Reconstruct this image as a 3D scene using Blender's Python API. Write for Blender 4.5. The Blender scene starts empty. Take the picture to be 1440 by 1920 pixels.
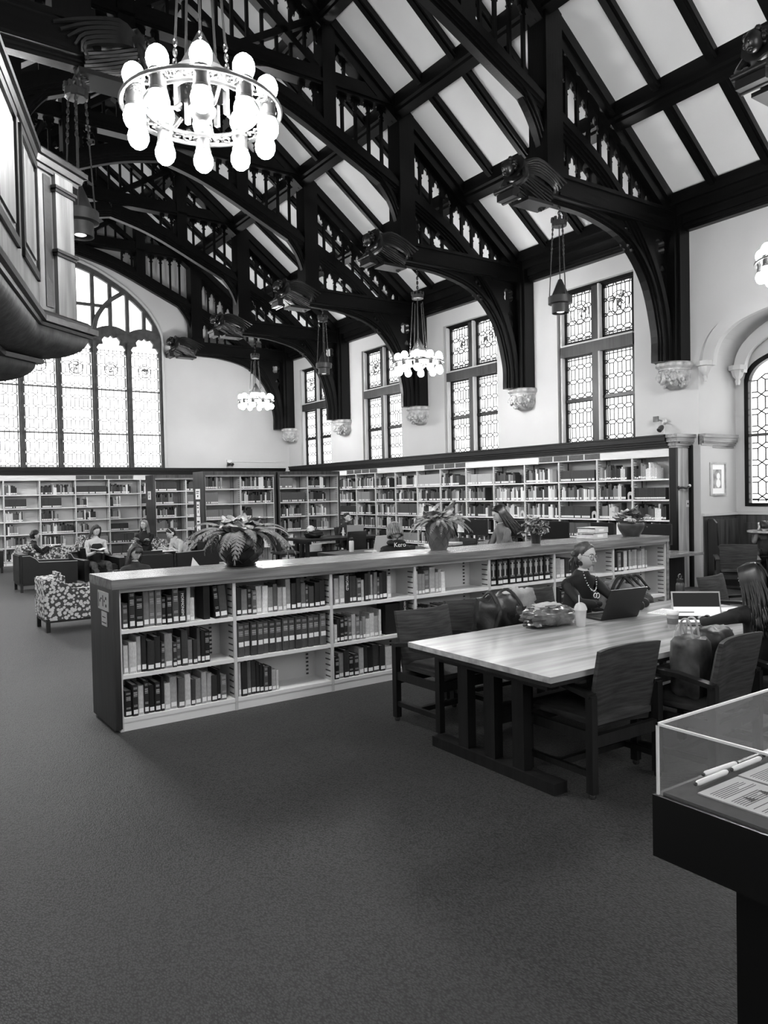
import bpy, bmesh, math, random
from mathutils import Vector, Matrix
random.seed(7)
PI = math.pi
SC = bpy.context.scene
COL = SC.collection
K = 1.125

# ---------------------------------------------------------------- camera, exposure, world
F_PX, YAW, PITCH, ROLL, EYE = 1426.98, 0.606996, -0.0247759, -0.0205426, 1.8
fw = Vector((math.sin(YAW)*math.cos(PITCH), math.cos(YAW)*math.cos(PITCH), math.sin(PITCH)))
rt = Vector((math.cos(YAW), -math.sin(YAW), 0)); up = rt.cross(fw)
r2 = math.cos(ROLL)*rt + math.sin(ROLL)*up; u2 = -math.sin(ROLL)*rt + math.cos(ROLL)*up
cam = bpy.data.cameras.new('camera'); camo = bpy.data.objects.new('camera', cam); COL.objects.link(camo)
cam.sensor_fit = 'VERTICAL'; cam.sensor_height = 36; cam.sensor_width = 27; cam.lens = F_PX/1920*36; cam.clip_start = .05; cam.clip_end = 200
mw = Matrix((r2, u2, -fw)).transposed().to_4x4(); mw.translation = Vector((0, 0, EYE)); camo.matrix_world = mw
SC.camera = camo
vs = SC.view_settings
vs.view_transform = 'Standard'; vs.look = 'None'; vs.gamma = 1; vs.use_curve_mapping = False
vs.exposure = 0.88
WINDOW_L = 2.2      # radiance of the daylit panes
WINDOW_S = 4.0      # unseen windows behind and left of the camera, made brighter as fill light
BULB_L = 88.0
w = bpy.data.worlds.new('world'); SC.world = w; w.use_nodes = True
w.node_tree.nodes['Background'].inputs[0].default_value = (.8, .8, .8, 1); w.node_tree.nodes['Background'].inputs[1].default_value = .15
try:
    SC.cycles.use_denoising = True; SC.cycles.max_bounces = 8; SC.cycles.diffuse_bounces = 5; SC.cycles.transparent_max_bounces = 12
except Exception: pass

# ---------------------------------------------------------------- room numbers (metres)
XC, XR, XL, YF, YN = 5.5, 12.38, -1.38, 23.51, -4.0
XB, YB = 11.95, 23.1            # fronts of the wall bookcases
TY = [4.56, 8.36, 12.16, 15.96, 19.76, 23.3]
WY = [10.26, 14.06, 17.86, 21.65]
def zroof(x): return K*(10.6) - .76*abs(x - XC)

# ---------------------------------------------------------------- helpers
def tag(o, label=None, cat=None, group=None, kind=None):
    if label: o['label'] = label
    if cat: o['category'] = cat
    if group: o['group'] = group
    if kind: o['kind'] = kind
    return o
def thing(name, label, cat, loc=(0, 0, 0), rz=0, group=None, kind=None):
    o = bpy.data.objects.new(name, None); COL.objects.link(o); o.location = loc; o.rotation_euler = (0, 0, rz); o.empty_display_size = .1
    return tag(o, label, cat, group, kind)
def inst(name, mesh, parent=None, loc=(0, 0, 0), rot=(0, 0, 0), scale=(1, 1, 1)):
    o = bpy.data.objects.new(name, mesh); COL.objects.link(o); o.parent = parent
    o.location = loc; o.rotation_euler = rot; o.scale = scale
    return o
def dup(o, parent=None, loc=None, rz=None):
    c = o.copy(); COL.objects.link(c)
    if parent is not None: c.parent = parent
    if loc is not None: c.location = loc
    if rz is not None: c.rotation_euler = (0, 0, rz)
    for ch in list(o.children):
        d = ch.copy(); COL.objects.link(d); d.parent = c
        for g in list(ch.children):
            e = g.copy(); COL.objects.link(e); e.parent = d
    return c
def catmull(P, n=6):
    P = [Vector(p) for p in P]; out = []
    for i in range(len(P)-1):
        a = P[i-1] if i else P[0]*2-P[1]; b = P[i]; c = P[i+1]; d = P[i+2] if i+2 < len(P) else P[-1]*2-P[-2]
        for k in range(n):
            t = k/n
            out.append(.5*((2*b)+(c-a)*t+(2*a-5*b+4*c-d)*t*t+(3*b-a-3*c+d)*t**3))
    out.append(P[-1]); return out
class MB:
    def __init__(s): s.v = []; s.f = []; s.m = []; s.mi = 0
    def add(s, v, f):
        b = len(s.v); s.v += [tuple(p) for p in v]; s.f += [tuple(i+b for i in q) for q in f]; s.m += [s.mi]*len(f); return s
    def box(s, x0, y0, z0, x1, y1, z1, M=None):
        v = [(x0,y0,z0),(x1,y0,z0),(x1,y1,z0),(x0,y1,z0),(x0,y0,z1),(x1,y0,z1),(x1,y1,z1),(x0,y1,z1)]
        if M is not None: v = [M @ Vector(p) for p in v]
        return s.add(v, [(0,3,2,1),(4,5,6,7),(0,1,5,4),(1,2,6,5),(2,3,7,6),(3,0,4,7)])
    def cbox(s, c, d, M=None):
        return s.box(c[0]-d[0]/2, c[1]-d[1]/2, c[2]-d[2]/2, c[0]+d[0]/2, c[1]+d[1]/2, c[2]+d[2]/2, M)
    def beam(s, a, b, wd, th, upv=(0, 0, 1)):           # bar from a to b, wd sideways, th along up
        a = Vector(a); b = Vector(b); d = (b-a); L = d.length; d.normalize(); u = Vector(upv)
        r = d.cross(u); r.normalize(); u = r.cross(d)
        M = Matrix((r, d, u)).transposed().to_4x4(); M.translation = a
        return s.box(-wd/2, 0, -th/2, wd/2, L, th/2, M)
    def tube(s, P, r, n=6, cap=True, flat=1.0):
        P = [Vector(p) for p in P]; N = len(P); R = r if isinstance(r, (list, tuple)) else [r]*N
        t0 = (P[1]-P[0]).normalized(); x = t0.orthogonal().normalized(); v = []; f = []
        for i in range(N):
            t = (P[min(i+1, N-1)]-P[max(i-1, 0)])
            t = t.normalized() if t.length > 1e-9 else t0
            x = (x - t*x.dot(t)); x = x.normalized() if x.length > 1e-6 else t.orthogonal().normalized(); y = t.cross(x)
            for k in range(n):
                a = 2*PI*k/n; v.append(P[i]+R[i]*(math.cos(a)*x+flat*math.sin(a)*y))
        for i in range(N-1):
            for k in range(n): f.append((i*n+k, i*n+(k+1) % n, (i+1)*n+(k+1) % n, (i+1)*n+k))
        if cap: f += [tuple(range(n))[::-1], tuple(range((N-1)*n, N*n))]
        return s.add(v, f)
    def lathe(s, prof, n=16, c=(0, 0, 0), M=None, cap=True):
        v = []; f = []; m = len(prof)
        for (r, z) in prof:
            for k in range(n):
                a = 2*PI*k/n; p = Vector((c[0]+r*math.cos(a), c[1]+r*math.sin(a), c[2]+z)); v.append(M @ p if M is not None else p)
        for i in range(m-1):
            for k in range(n): f.append((i*n+k, i*n+(k+1) % n, (i+1)*n+(k+1) % n, (i+1)*n+k))
        if cap: f += [tuple(range(n))[::-1], tuple(range((m-1)*n, m*n))]
        return s.add(v, f)
    def ball(s, c, r, nu=12, nv=8, M=None, fn=None):
        r = r if isinstance(r, (tuple, list)) else (r, r, r); v = []; f = []
        for j in range(nv+1):
            t = PI*j/nv
            for k in range(nu):
                a = 2*PI*k/nu; d = Vector((math.sin(t)*math.cos(a), math.sin(t)*math.sin(a), math.cos(t)))
                q = fn(d) if fn else 1
                p = Vector((r[0]*d.x*q, r[1]*d.y*q, r[2]*d.z*q))
                p = (M @ p if M is not None else p)+Vector(c); v.append(p)
        for j in range(nv):
            for k in range(nu): f.append((j*nu+k, (j+1)*nu+k, (j+1)*nu+(k+1) % nu, j*nu+(k+1) % nu))
        return s.add(v, f)
    def torus(s, c, R, r, n=24, m=6, M=None, a0=0, a1=2*PI, flat=1):
        P = []; full = abs(a1-a0-2*PI) < 1e-6
        v = []; f = []; nn = n if full else n+1
        for i in range(nn):
            a = a0+(a1-a0)*i/n
            for k in range(m):
                b = 2*PI*k/m; p = Vector(((R+r*math.cos(b))*math.cos(a), (R+r*math.cos(b))*math.sin(a), flat*r*math.sin(b)))
                v.append((M @ p if M is not None else p)+Vector(c))
        for i in range(n):
            j = (i+1) % nn
            for k in range(m): f.append((i*m+k, j*m+k, j*m+(k+1) % m, i*m+(k+1) % m))
        return s.add(v, f)
    def sweepxz(s, P, prof, cap=True):                  # path in the xz plane, closed profile (n in plane, b along y)
        P = [Vector((p[0], 0, p[1])) for p in P]; N = len(P); n = len(prof); v = []; f = []
        for i in range(N):
            t = (P[min(i+1, N-1)]-P[max(i-1, 0)]).normalized(); nn = Vector((-t.z, 0, t.x))
            for (a, b) in prof: v.append(P[i]+nn*a+Vector((0, b, 0)))
        for i in range(N-1):
            for k in range(n): f.append((i*n+k, i*n+(k+1) % n, (i+1)*n+(k+1) % n, (i+1)*n+k))
        if cap: f += [tuple(range(n))[::-1], tuple(range((N-1)*n, N*n))]
        return s.add(v, f)
    def plate(s, outer, holes, th, M):                  # flat plate with holes; local (x, y) outline, th along local z
        cu = bpy.data.curves.new('tmp', 'CURVE'); cu.dimensions = '2D'; cu.fill_mode = 'BOTH'; cu.extrude = th/2
        for poly in [outer]+list(holes):
            sp = cu.splines.new('POLY'); sp.points.add(len(poly)-1)
            for p, q in zip(sp.points, poly): p.co = (q[0], q[1], 0, 1)
            sp.use_cyclic_u = True
        ob = bpy.data.objects.new('tmp', cu); me = bpy.data.meshes.new_from_object(ob)
        s.add([M @ v.co for v in me.vertices], [tuple(p.vertices) for p in me.polygons])
        bpy.data.objects.remove(ob); bpy.data.curves.remove(cu); bpy.data.meshes.remove(me); return s
    def text(s, txt, size, M, th=.001, align='CENTER'):
        cu = bpy.data.curves.new('tmp', 'FONT'); cu.body = txt; cu.size = size; cu.align_x = align; cu.align_y = 'CENTER'; cu.extrude = th; cu.resolution_u = 3
        ob = bpy.data.objects.new('tmp', cu); me = bpy.data.meshes.new_from_object(ob)
        s.add([M @ v.co for v in me.vertices], [tuple(p.vertices) for p in me.polygons])
        bpy.data.objects.remove(ob); bpy.data.curves.remove(cu); bpy.data.meshes.remove(me); return s
    def mesh(s, name, mats=None, smooth=False, recalc=False):
        me = bpy.data.meshes.new(name); me.from_pydata(s.v, [], s.f)
        mats = mats if isinstance(mats, (list, tuple)) else [mats]
        for m in mats:
            if m: me.materials.append(m)
        if len(mats) > 1: me.polygons.foreach_set('material_index', s.m)
        if recalc:
            b = bmesh.new(); b.from_mesh(me); bmesh.ops.recalc_face_normals(b, faces=b.faces); b.to_mesh(me); b.free()
        if smooth:
            me.polygons.foreach_set('use_smooth', [True]*len(me.polygons))
            if smooth != 'all':
                try: me.set_sharp_from_angle(angle=math.radians(smooth if smooth is not True else 40))
                except Exception: pass
        me.update(); return me
    def build(s, name, mats=None, parent=None, smooth=False, loc=(0, 0, 0), rot=(0, 0, 0), recalc=False):
        return inst(name, s.mesh(name, mats, smooth, recalc), parent, loc, rot)
MXZ = Matrix(((1,0,0,0),(0,0,-1,0),(0,1,0,0),(0,0,0,1)))     # (x,y)->(x,z), normal -y
MYZ = Matrix(((0,0,1,0),(1,0,0,0),(0,1,0,0),(0,0,0,1)))      # (x,y)->(y,z), normal +x
def T(x, y, z): return Matrix.Translation((x, y, z))
def RX(a): return Matrix.Rotation(a, 4, 'X')
def RY(a): return Matrix.Rotation(a, 4, 'Y')
def RZ(a): return Matrix.Rotation(a, 4, 'Z')

# ---------------------------------------------------------------- materials (all grey: the photograph is black and white)
MATS = {}
def g(v): return (v, v, v, 1)
def mat(name, v, rough=.5, amp=0, scale=6, stretch=(1, 1, 1), bump=0, bscale=None, metal=0, spec=.5, coords='Object', detail=4):
    m = bpy.data.materials.new(name); m.use_nodes = True; MATS[name] = m; nt = m.node_tree; N = nt.nodes; L = nt.links; b = N['Principled BSDF']
    b.inputs['Base Color'].default_value = g(v); b.inputs['Roughness'].default_value = rough; b.inputs['Metallic'].default_value = metal
    b.inputs['Specular IOR Level'].default_value = spec
    if amp or bump:
        tc = N.new('ShaderNodeTexCoord'); mp = N.new('ShaderNodeMapping'); L.new(tc.outputs[coords], mp.inputs[0]); mp.inputs['Scale'].default_value = stretch
    if amp:
        nz = N.new('ShaderNodeTexNoise'); nz.inputs['Scale'].default_value = scale; nz.inputs['Detail'].default_value = detail; L.new(mp.outputs[0], nz.inputs[0])
        cr = N.new('ShaderNodeValToRGB'); cr.color_ramp.elements[0].position = .3; cr.color_ramp.elements[1].position = .7
        cr.color_ramp.elements[0].color = g(max(0, v*(1-amp))); cr.color_ramp.elements[1].color = g(min(1, v*(1+amp)))
        L.new(nz.outputs[0], cr.inputs[0]); L.new(cr.outputs[0], b.inputs['Base Color'])
    if bump:
        n2 = N.new('ShaderNodeTexNoise'); n2.inputs['Scale'].default_value = bscale or scale*4; n2.inputs['Detail'].default_value = 3; L.new(mp.outputs[0], n2.inputs[0])
        bp = N.new('ShaderNodeBump'); bp.inputs['Strength'].default_value = bump; bp.inputs['Distance'].default_value = .01
        L.new(n2.outputs[0], bp.inputs['Height']); L.new(bp.outputs[0], b.inputs['Normal'])
    return m
def emit(name, v, strength, amp=0, scale=4):
    m = bpy.data.materials.new(name); m.use_nodes = True; MATS[name] = m; nt = m.node_tree; N = nt.nodes; L = nt.links; N.remove(N['Principled BSDF'])
    e = N.new('ShaderNodeEmission'); e.inputs[0].default_value = g(v); e.inputs[1].default_value = strength; L.new(e.outputs[0], N['Material Output'].inputs[0])
    if amp:
        tc = N.new('ShaderNodeTexCoord'); nz = N.new('ShaderNodeTexNoise'); nz.inputs['Scale'].default_value = scale; nz.inputs['Detail'].default_value = 5; L.new(tc.outputs['Object'], nz.inputs[0])
        cr = N.new('ShaderNodeValToRGB'); cr.color_ramp.elements[0].position = .35; cr.color_ramp.elements[1].position = .6
        cr.color_ramp.elements[0].color = g(v*(1-amp)); cr.color_ramp.elements[1].color = g(v); L.new(nz.outputs[0], cr.inputs[0]); L.new(cr.outputs[0], e.inputs[0])
    return m
def wood(name, v, rough=.4, con=.5, axis='X', scale=3.0, spec=.5, bump=.15):
    st = {'X': (.6, 9, 9), 'Y': (9, .6, 9), 'Z': (9, 9, .6)}[axis]
    m = mat(name, v, rough, con, scale, st, bump, scale*2, spec=spec, detail=6); return m
plaster = mat('plaster', .50, .85, .03, 1.2, bump=.05, bscale=30)
ceil_pl = mat('ceiling_plaster', .66, .9, .04, .9)
oak = wood('dark_oak', .0020, .36, .5, 'Z', 2, .25)
oakx = wood('dark_oak_long', .0020, .36, .5, 'X', 2, .25)
oaky = wood('dark_oak_purlin', .003, .38, .5, 'Y', 2, .25)
stone = mat('carved_stone', .42, .9, .4, 9, bump=.6, bscale=25)
lead = mat('lead_came', .07, .6)
pane_m = emit('daylit_glass', 1, WINDOW_L, .12, 7)
pane_s = emit('unseen_pane_fill', 1, WINDOW_S)
iron = mat('black_iron', .015, .45, .3, 12, spec=.6)
steel = mat('aged_steel', .09, .45, .3, 10, metal=.8)
bulb_m = emit('lit_globe', 1, BULB_L)
# ---------------------------------------------------------------- floor
def carpet_mat():
    m = bpy.data.materials.new('carpet'); m.use_nodes = True; nt = m.node_tree; N = nt.nodes; L = nt.links; b = N['Principled BSDF']
    tc = N.new('ShaderNodeTexCoord'); mp = N.new('ShaderNodeMapping'); L.new(tc.outputs['Object'], mp.inputs[0]); mp.inputs['Rotation'].default_value = (0, 0, .9); mp.inputs['Scale'].default_value = (1, .45, 1)
    vo = N.new('ShaderNodeTexVoronoi'); vo.inputs['Scale'].default_value = 150; L.new(mp.outputs[0], vo.inputs[0])
    nz = N.new('ShaderNodeTexNoise'); nz.inputs['Scale'].default_value = .9; nz.inputs['Detail'].default_value = 4; L.new(tc.outputs['Object'], nz.inputs[0])
    cr = N.new('ShaderNodeValToRGB'); cr.color_ramp.elements[0].position = .05; cr.color_ramp.elements[1].position = .75
    cr.color_ramp.elements[0].color = g(.052); cr.color_ramp.elements[1].color = g(.002); L.new(vo.outputs['Distance'], cr.inputs[0])
    c2 = N.new('ShaderNodeValToRGB'); c2.color_ramp.elements[0].position = .3; c2.color_ramp.elements[1].position = .7; c2.color_ramp.elements[0].color = g(.8); c2.color_ramp.elements[1].color = g(1.15); L.new(nz.outputs[0], c2.inputs[0])
    mx = N.new('ShaderNodeMix'); mx.data_type = 'RGBA'; mx.blend_type = 'MULTIPLY'; mx.inputs[0].default_value = 1; L.new(cr.outputs[0], mx.inputs[6]); L.new(c2.outputs[0], mx.inputs[7]); L.new(mx.outputs[2], b.inputs['Base Color'])
    b.inputs['Roughness'].default_value = .62; b.inputs['Specular IOR Level'].default_value = .35
    try: b.inputs['Sheen Weight'].default_value = .15; b.inputs['Sheen Roughness'].default_value = .4
    except Exception: pass
    bp = N.new('ShaderNodeBump'); bp.inputs['Strength'].default_value = .5; bp.inputs['Distance'].default_value = .004; bp.invert = True; L.new(vo.outputs['Distance'], bp.inputs['Height']); L.new(bp.outputs[0], b.inputs['Normal'])
    return m
carpet = carpet_mat()
tag(MB().box(XL-.4, YN-.4, -.1, XR+2.2, YF+.4, 0).build('floor', carpet), kind='structure')

# ---------------------------------------------------------------- walls with their openings
ZW = 6.95
def arch4(cy, hw, zs, zc, n=10):        # four-centred arch from (cy+hw, zs) over the crown to (cy-hw, zs)
    out = []
    half = catmull([(1, 0, 0), (.955, .30, 0), (.84, .57, 0), (.6, .80, 0), (.3, .93, 0), (0, 1, 0)], 4)
    R = [(cy+hw*p.x, zs+(zc-zs)*p.y) for p in half]; Lh = [(cy-hw*p.x, zs+(zc-zs)*p.y) for p in half][::-1][1:]
    return R+Lh
WZ0, WZ1, WHW = 2.70, 5.985, .973
holes = [[(y-WHW, WZ0), (y+WHW, WZ0), (y+WHW, WZ1), (y-WHW, WZ1)] for y in WY]
AY, AHW, AZS, AZC = 6.46, 1.48, 3.95, 4.93
alc = [(AY-AHW, 0.0)]+[(AY+AHW, 0.0)]+arch4(AY, AHW, AZS, AZC)
m = MB(); m.plate([(8.0, 0), (YF+.4, 0), (YF+.4, ZW), (8.0, ZW)], holes, .36, T(XR+.18, 0, 0) @ MYZ)
m.plate([(YN-.4, 0), (AY-AHW, 0)]+arch4(AY, AHW, AZS, AZC)[::-1]+[(AY+AHW, 0), (8.0, 0), (8.0, ZW), (YN-.4, ZW)], [], .36, T(XR+.18, 0, 0) @ MYZ)
wall_r = tag(m.build('wall_right', plaster), kind='structure')
lh = [[(y-WHW, WZ0), (y+WHW, WZ0), (y+WHW, WZ1), (y-WHW, WZ1)] for y in (-1.2, 2.6, 6.46, 10.26, 14.06, 17.86, 21.65)]
wall_l = tag(MB().plate([(YN-.4, 0), (YF+.4, 0), (YF+.4, ZW), (YN-.4, ZW)], lh, .36, T(XL-.18, 0, 0) @ MYZ).build('wall_left', plaster), kind='structure')
GXC, GHW, GZS, GZC, GZ0 = 5.47, 2.53, 6.67, 8.80, 2.70
gpts = catmull([(1, 0, 0), (.985, .1, 0), (.93, .245, 0), (.8, .46, 0), (.57, .69, 0), (.25, .90, 0), (0, 1, 0)], 4)
garch = [(GXC+GHW*p.x, GZS+(GZC-GZS)*p.y) for p in gpts]+[(GXC-GHW*p.x, GZS+(GZC-GZS)*p.y) for p in gpts][::-1][1:]
gout = [(GXC-GHW, GZ0), (GXC+GHW, GZ0)]+garch
gable = [(XL-.4, 0), (XR+.4, 0), (XR+.4, zroof(XR)), (XC, zroof(XC)+.1), (XL-.4, zroof(XL))]
tag(MB().plate(gable, [gout], .4, T(0, YF+.2, 0) @ MXZ).build('wall_far', plaster), kind='structure')
tag(MB().plate(gable, [gout], .4, T(0, YN-.2, 0) @ MXZ).build('wall_near', plaster), kind='structure')
# white mouldings round the far window
m = MB(); P = [(GXC+GHW, GZ0)]+garch+[(GXC-GHW, GZ0)]
m.sweepxz(P, [(-.0, -.05), (-.0, .02), (-.09, .02), (-.09, -.025), (-.05, -.05)])
o = m.build('window_moulding', plaster, loc=(0, YF-.0, 0)); o.name = 'trim_1'; tag(o, kind='structure')

# ---------------------------------------------------------------- leaded glass
def came_lattice(x0, x1, z0, z1, p=.20, hb=.085, hr=.30, wd=.022, clip=None):
    m = MB(); segs = []; cx = (x0+x1)/2; nx = int((x1-x0)/p/2)+2; z = z0+.10; zs = []
    while z < z1+hr: zs.append(z); z += hr
    for zi, z in enumerate([z0-hr+.10]+zs):
        for k in range(-nx, nx+1):
            c = cx+k*p
            pts = [(c-p/2, z), (c-p/4, z+hb/2), (c+p/4, z+hb/2), (c+p/2, z), (c+p/4, z-hb/2), (c-p/4, z-hb/2)]
            for i in range(6): segs.append((pts[i], pts[(i+1) % 6]))
            for s in (-1, 1): segs.append(((c+s*p/4, z+hb/2), (c+s*p/4, z+hr-hb/2)))
    b = .035
    for s in (((x0+b, z0), (x0+b, z1)), ((x1-b, z0), (x1-b, z1)), ((x0, z0+b), (x1, z0+b)), ((x0, z1-b), (x1, z1-b))): segs.append(s)
    def clipseg(a, c):
        (xa, za), (xb, zb) = a, c; t0, t1 = 0.0, 1.0; dx, dz = xb-xa, zb-za
        for pp, q in ((-dx, xa-x0), (dx, x1-xa), (-dz, za-z0), (dz, z1-za)):
            if abs(pp) < 1e-12:
                if q < 0: return None
            else:
                r = q/pp
                if pp < 0: t0 = max(t0, r)
                else: t1 = min(t1, r)
        return None if t0 >= t1 else ((xa+t0*dx, za+t0*dz), (xa+t1*dx, za+t1*dz))
    for a, c in segs:
        s = clipseg(a, c)
        if s is None: continue
        if clip and not (clip(*s[0]) and clip(*s[1])): continue
        m.beam((s[0][0], 0, s[0][1]), (s[1][0], 0, s[1][1]), wd, .008, (0, 1, 0))
    return m
def roundel(seed, r=.24):
    rnd = random.Random(seed); m = MB()
    m.torus((0, 0, 0), r, .010, 28, 4, M=RX(PI/2)); m.torus((0, 0, 0), r*.78, .006, 24, 4, M=RX(PI/2))
    for i in range(9):
        a = rnd.uniform(0, 6.28); q = rnd.uniform(.0, r*.6); c = Vector((q*math.cos(a), 0, q*math.sin(a))); a2 = rnd.uniform(0, 6.28); L = rnd.uniform(.04, .1)
        m.tube(catmull([c, c+Vector((L*math.cos(a2), 0, L*math.sin(a2))), c+Vector((L*1.6*math.cos(a2+.8), 0, L*1.6*math.sin(a2+.8)))], 4), rnd.uniform(.006, .018), 5)
    return m.mesh('roundel', lead)
# side windows: frame, mullion, transom, four panes with lead lattice, meeting rails, roundels. local x along the wall, y outwards
LW, LW2 = .06, .75
def light_mesh(x0, x1, z0, z1): return came_lattice(x0, x1, z0, z1).mesh('lead_lattice', lead)
zA0, zA1, zB0, zB1, zM = 4.90, WZ1-.10, WZ0+.04, 4.55, 3.66
win_meshes = {}
def side_window(name, y, xw, sgn, k, shade=False, detailed=True):
    t = thing(name, None, None, (xw, y, 0), sgn*PI/2, kind='structure')         # local -y faces the room
    if not win_meshes:
        m = MB(); m.box(-WHW, .10, WZ0, -WHW+.06, .26, WZ1).box(WHW-.06, .10, WZ0, WHW, .26, WZ1).box(-WHW, .10, WZ1-.07, WHW, .26, WZ1).box(-WHW, .10, WZ0, WHW, .26, WZ0+.05)
        win_meshes['frame'] = m.mesh('window_frame', oak)
        win_meshes['mullion'] = MB().box(-.075, .04, WZ0, .075, .28, WZ1-.07).mesh('mullion', oak_w)
        win_meshes['transom'] = MB().box(-WHW+.06, .03, 4.58, WHW-.06, .28, 4.80).mesh('transom', oak_w)
        win_meshes['rail'] = MB().box(.10, .12, zM-.03, WHW-.09, .2, zM+.03).mesh('meeting_rail', oak)
        m = MB()
        for (a, b) in ((zA0, zA1), (zB0, zB1)):
            m.box(.11, .13, a-.06, .155, .2, b+.06).box(WHW-.135, .13, a-.06, WHW-.06, .2, b+.06).box(.11, .13, b, WHW-.06, .2, b+.06).box(.11, .13, a-.06, WHW-.06, .2, a)
        win_meshes['sash'] = m.mesh('sash', oak)
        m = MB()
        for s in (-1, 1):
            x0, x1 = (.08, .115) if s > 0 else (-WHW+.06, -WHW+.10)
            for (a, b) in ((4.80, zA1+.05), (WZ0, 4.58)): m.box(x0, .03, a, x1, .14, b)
        win_meshes['jamb'] = m.mesh('sun_painted_jamb', plaster)  # pale colour on one side only paints in sunlight on the reveals
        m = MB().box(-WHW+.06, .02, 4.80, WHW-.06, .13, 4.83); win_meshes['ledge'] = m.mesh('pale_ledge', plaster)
        for nm, (a, b) in dict(up=(zA0, zA1), mid=(zM, zB1), low=(zB0, zM)).items():
            win_meshes['pane_'+nm] = MB().box(.14, .19, a-.02, WHW-.12, .195, b+.02).mesh('pane', pane_m)
            win_meshes['pane_s_'+nm] = MB().box(.14, .19, a-.02, WHW-.12, .195, b+.02).mesh('pane', pane_s)
            win_meshes['lead_'+nm] = came_lattice(.155, WHW-.135, a, b).mesh('lead_lattice', lead)
    W = win_meshes
    inst('window_frame', W['frame'], t); inst('mullion', W['mullion'], t); inst('transom', W['transom'], t); inst('sun_painted_jamb', W['jamb'], t); inst('pale_ledge', W['ledge'], t)
    for s in (0, 1):
        dx = 0 if s == 0 else -WHW-.02
        inst('sash', W['sash'], t, (dx, 0, 0)); inst('meeting_rail', W['rail'], t, (dx, 0, 0))
        for nm in ('up', 'mid', 'low'):
            p = inst('pane', W['pane_'+nm] if detailed else W['pane_s_'+nm], t, (dx, 0, 0))
            if detailed: inst('lead_lattice', W['lead_'+nm], p, (0, .175, 0))
        if detailed: inst('roundel', roundel(k*2+s), t, (dx+.5, .165, 5.48))
    return t
oak_w = wood('window_oak', .022, .5, .6, 'Z', 2.5)
for i, y in enumerate(WY): side_window('window_%d' % (i+1), y, XR, -1, i)
for i, y in enumerate((-1.2, 2.6, 6.46, 10.26, 14.06, 17.86, 21.65)): side_window('window_%d' % (i+8), y, XL, 1, i, detailed=False)

# ---------------------------------------------------------------- the great far window
def gz(x):
    u = min(1, abs(x-GXC)/GHW)
    for a, b in zip(gpts, gpts[1:]):
        if b.x <= u <= a.x: return GZS+(GZC-GZS)*(a.y+(b.y-a.y)*(a.x-u)/max(1e-6, a.x-b.x))
    return GZC
MX = [GXC-GHW+i*(2*GHW/5) for i in range(6)]
stone_w = mat('window_stone', .05, .8, .4, 6, bump=.2)
def great_window(name, yw, sgn, pane_m=pane_m):
    t = thing(name, None, None, (0, yw, 0), 0, kind='structure')
    if sgn < 0: t.location = (2*GXC, yw, 0); t.rotation_euler = (0, 0, PI)
    holes = []; mw_ = .065; HZ = 6.15; HT = 6.72
    for i in range(5):
        a, b = MX[i]+mw_, MX[i+1]-mw_; c = (a+b)/2; h = (b-a)/2
        cusp = [(1, 0), (.86, .16), (.97, .3), (.8, .5), (.55, .52), (.62, .72), (.42, .92), (.16, .86), (0, 1)]
        pts = [(a, GZ0+.06), (b, GZ0+.06)]+[(c+h*u, HZ+(HT-HZ)*v) for u, v in cusp]+[(c-h*u, HZ+(HT-HZ)*v) for u, v in cusp[::-1][1:]]
        holes.append(pts)
    ups = []
    nh = 10; wh = 2*GHW/nh
    for j in range(nh):
        a, b = GXC-GHW+j*wh+.05, GXC-GHW+(j+1)*wh-.05
        inner = b if abs(b-GXC) < abs(a-GXC) else a; outer = a if inner == b else b
        # bottoms follow the round heads of the lights below
        i = j//2; c = (MX[i]+MX[i+1])/2
        def zb(x): return 6.84+.16*(1-min(1, abs(x-c)/(GHW/5))**2)
        def zt(x): return gz(x)-.16
        xs = [a+(b-a)*k/4 for k in range(5)]
        xs = [x for x in xs if zt(x) > zb(x)+.08]
        if len(xs) < 3: continue
        poly = [(x, zb(x)) for x in xs]+[(x, zt(x)) for x in xs[::-1]]
        holes.append(poly); ups.append(poly)
    inset = [(GXC+(x-GXC)*1.0, z) for x, z in gout]
    MB().plate(inset, holes, .16, T(0, .10, 0) @ MXZ).build('stone_tracery', stone_w, t)
    m = MB()
    for i in range(1, 5): m.box(MX[i]-.045, -.06, GZ0, MX[i]+.045, .1, 6.5)
    for i in range(1, 5):
        m.mi = 0
    m.build('mullion_moulding', stone_w, t)
    m = MB()                       # intersecting sub-arches over the outer lights
    for s in (-1, 1):
        P = catmull([(GXC+s*.5, 0, 6.8), (GXC+s*.62, 0, 7.25), (GXC+s*.95, 0, 7.7), (GXC+s*1.42, 0, 8.05)], 5)
        m.sweepxz([(p.x, p.z) for p in P], [(-.06, -.07), (.06, -.07), (.06, .1), (-.06, .1)])
    m.build('sub_arch', stone_w, t)
    MB().box(GXC-1.05, -.02, 7.52, GXC+1.05, .08, 7.60).build('tracery_transom', stone_w, t)
    for i in range(5):
        a, b = MX[i]+.03, MX[i+1]-.03
        p = MB().box(a, .14, GZ0, b, .145, 6.78).build('pane', pane_m, t)
        came_lattice(a+.04, b-.04, GZ0+.05, 6.3, p=.24, hb=.09, hr=.33, wd=.017).build('lead_lattice', lead, p, loc=(0, .125, 0))
        m = MB()
        for z in (3.75, 5.08): m.box(a, .10, z-.02, b, .13, z+.02)
        m.build('saddle_bar', lead, t)
        if i < 5: inst('roundel', roundel(40+i, .2), t, ((a+b)/2, .12, 5.72))
    for poly in ups:
        MB().plate(poly, [], .004, T(0, .145, 0) @ MXZ).build('pane', pane_m, t)
    return t
great_window('window_5', YF, 1)
great_window('window_7', YN, -1, pane_s)

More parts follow.
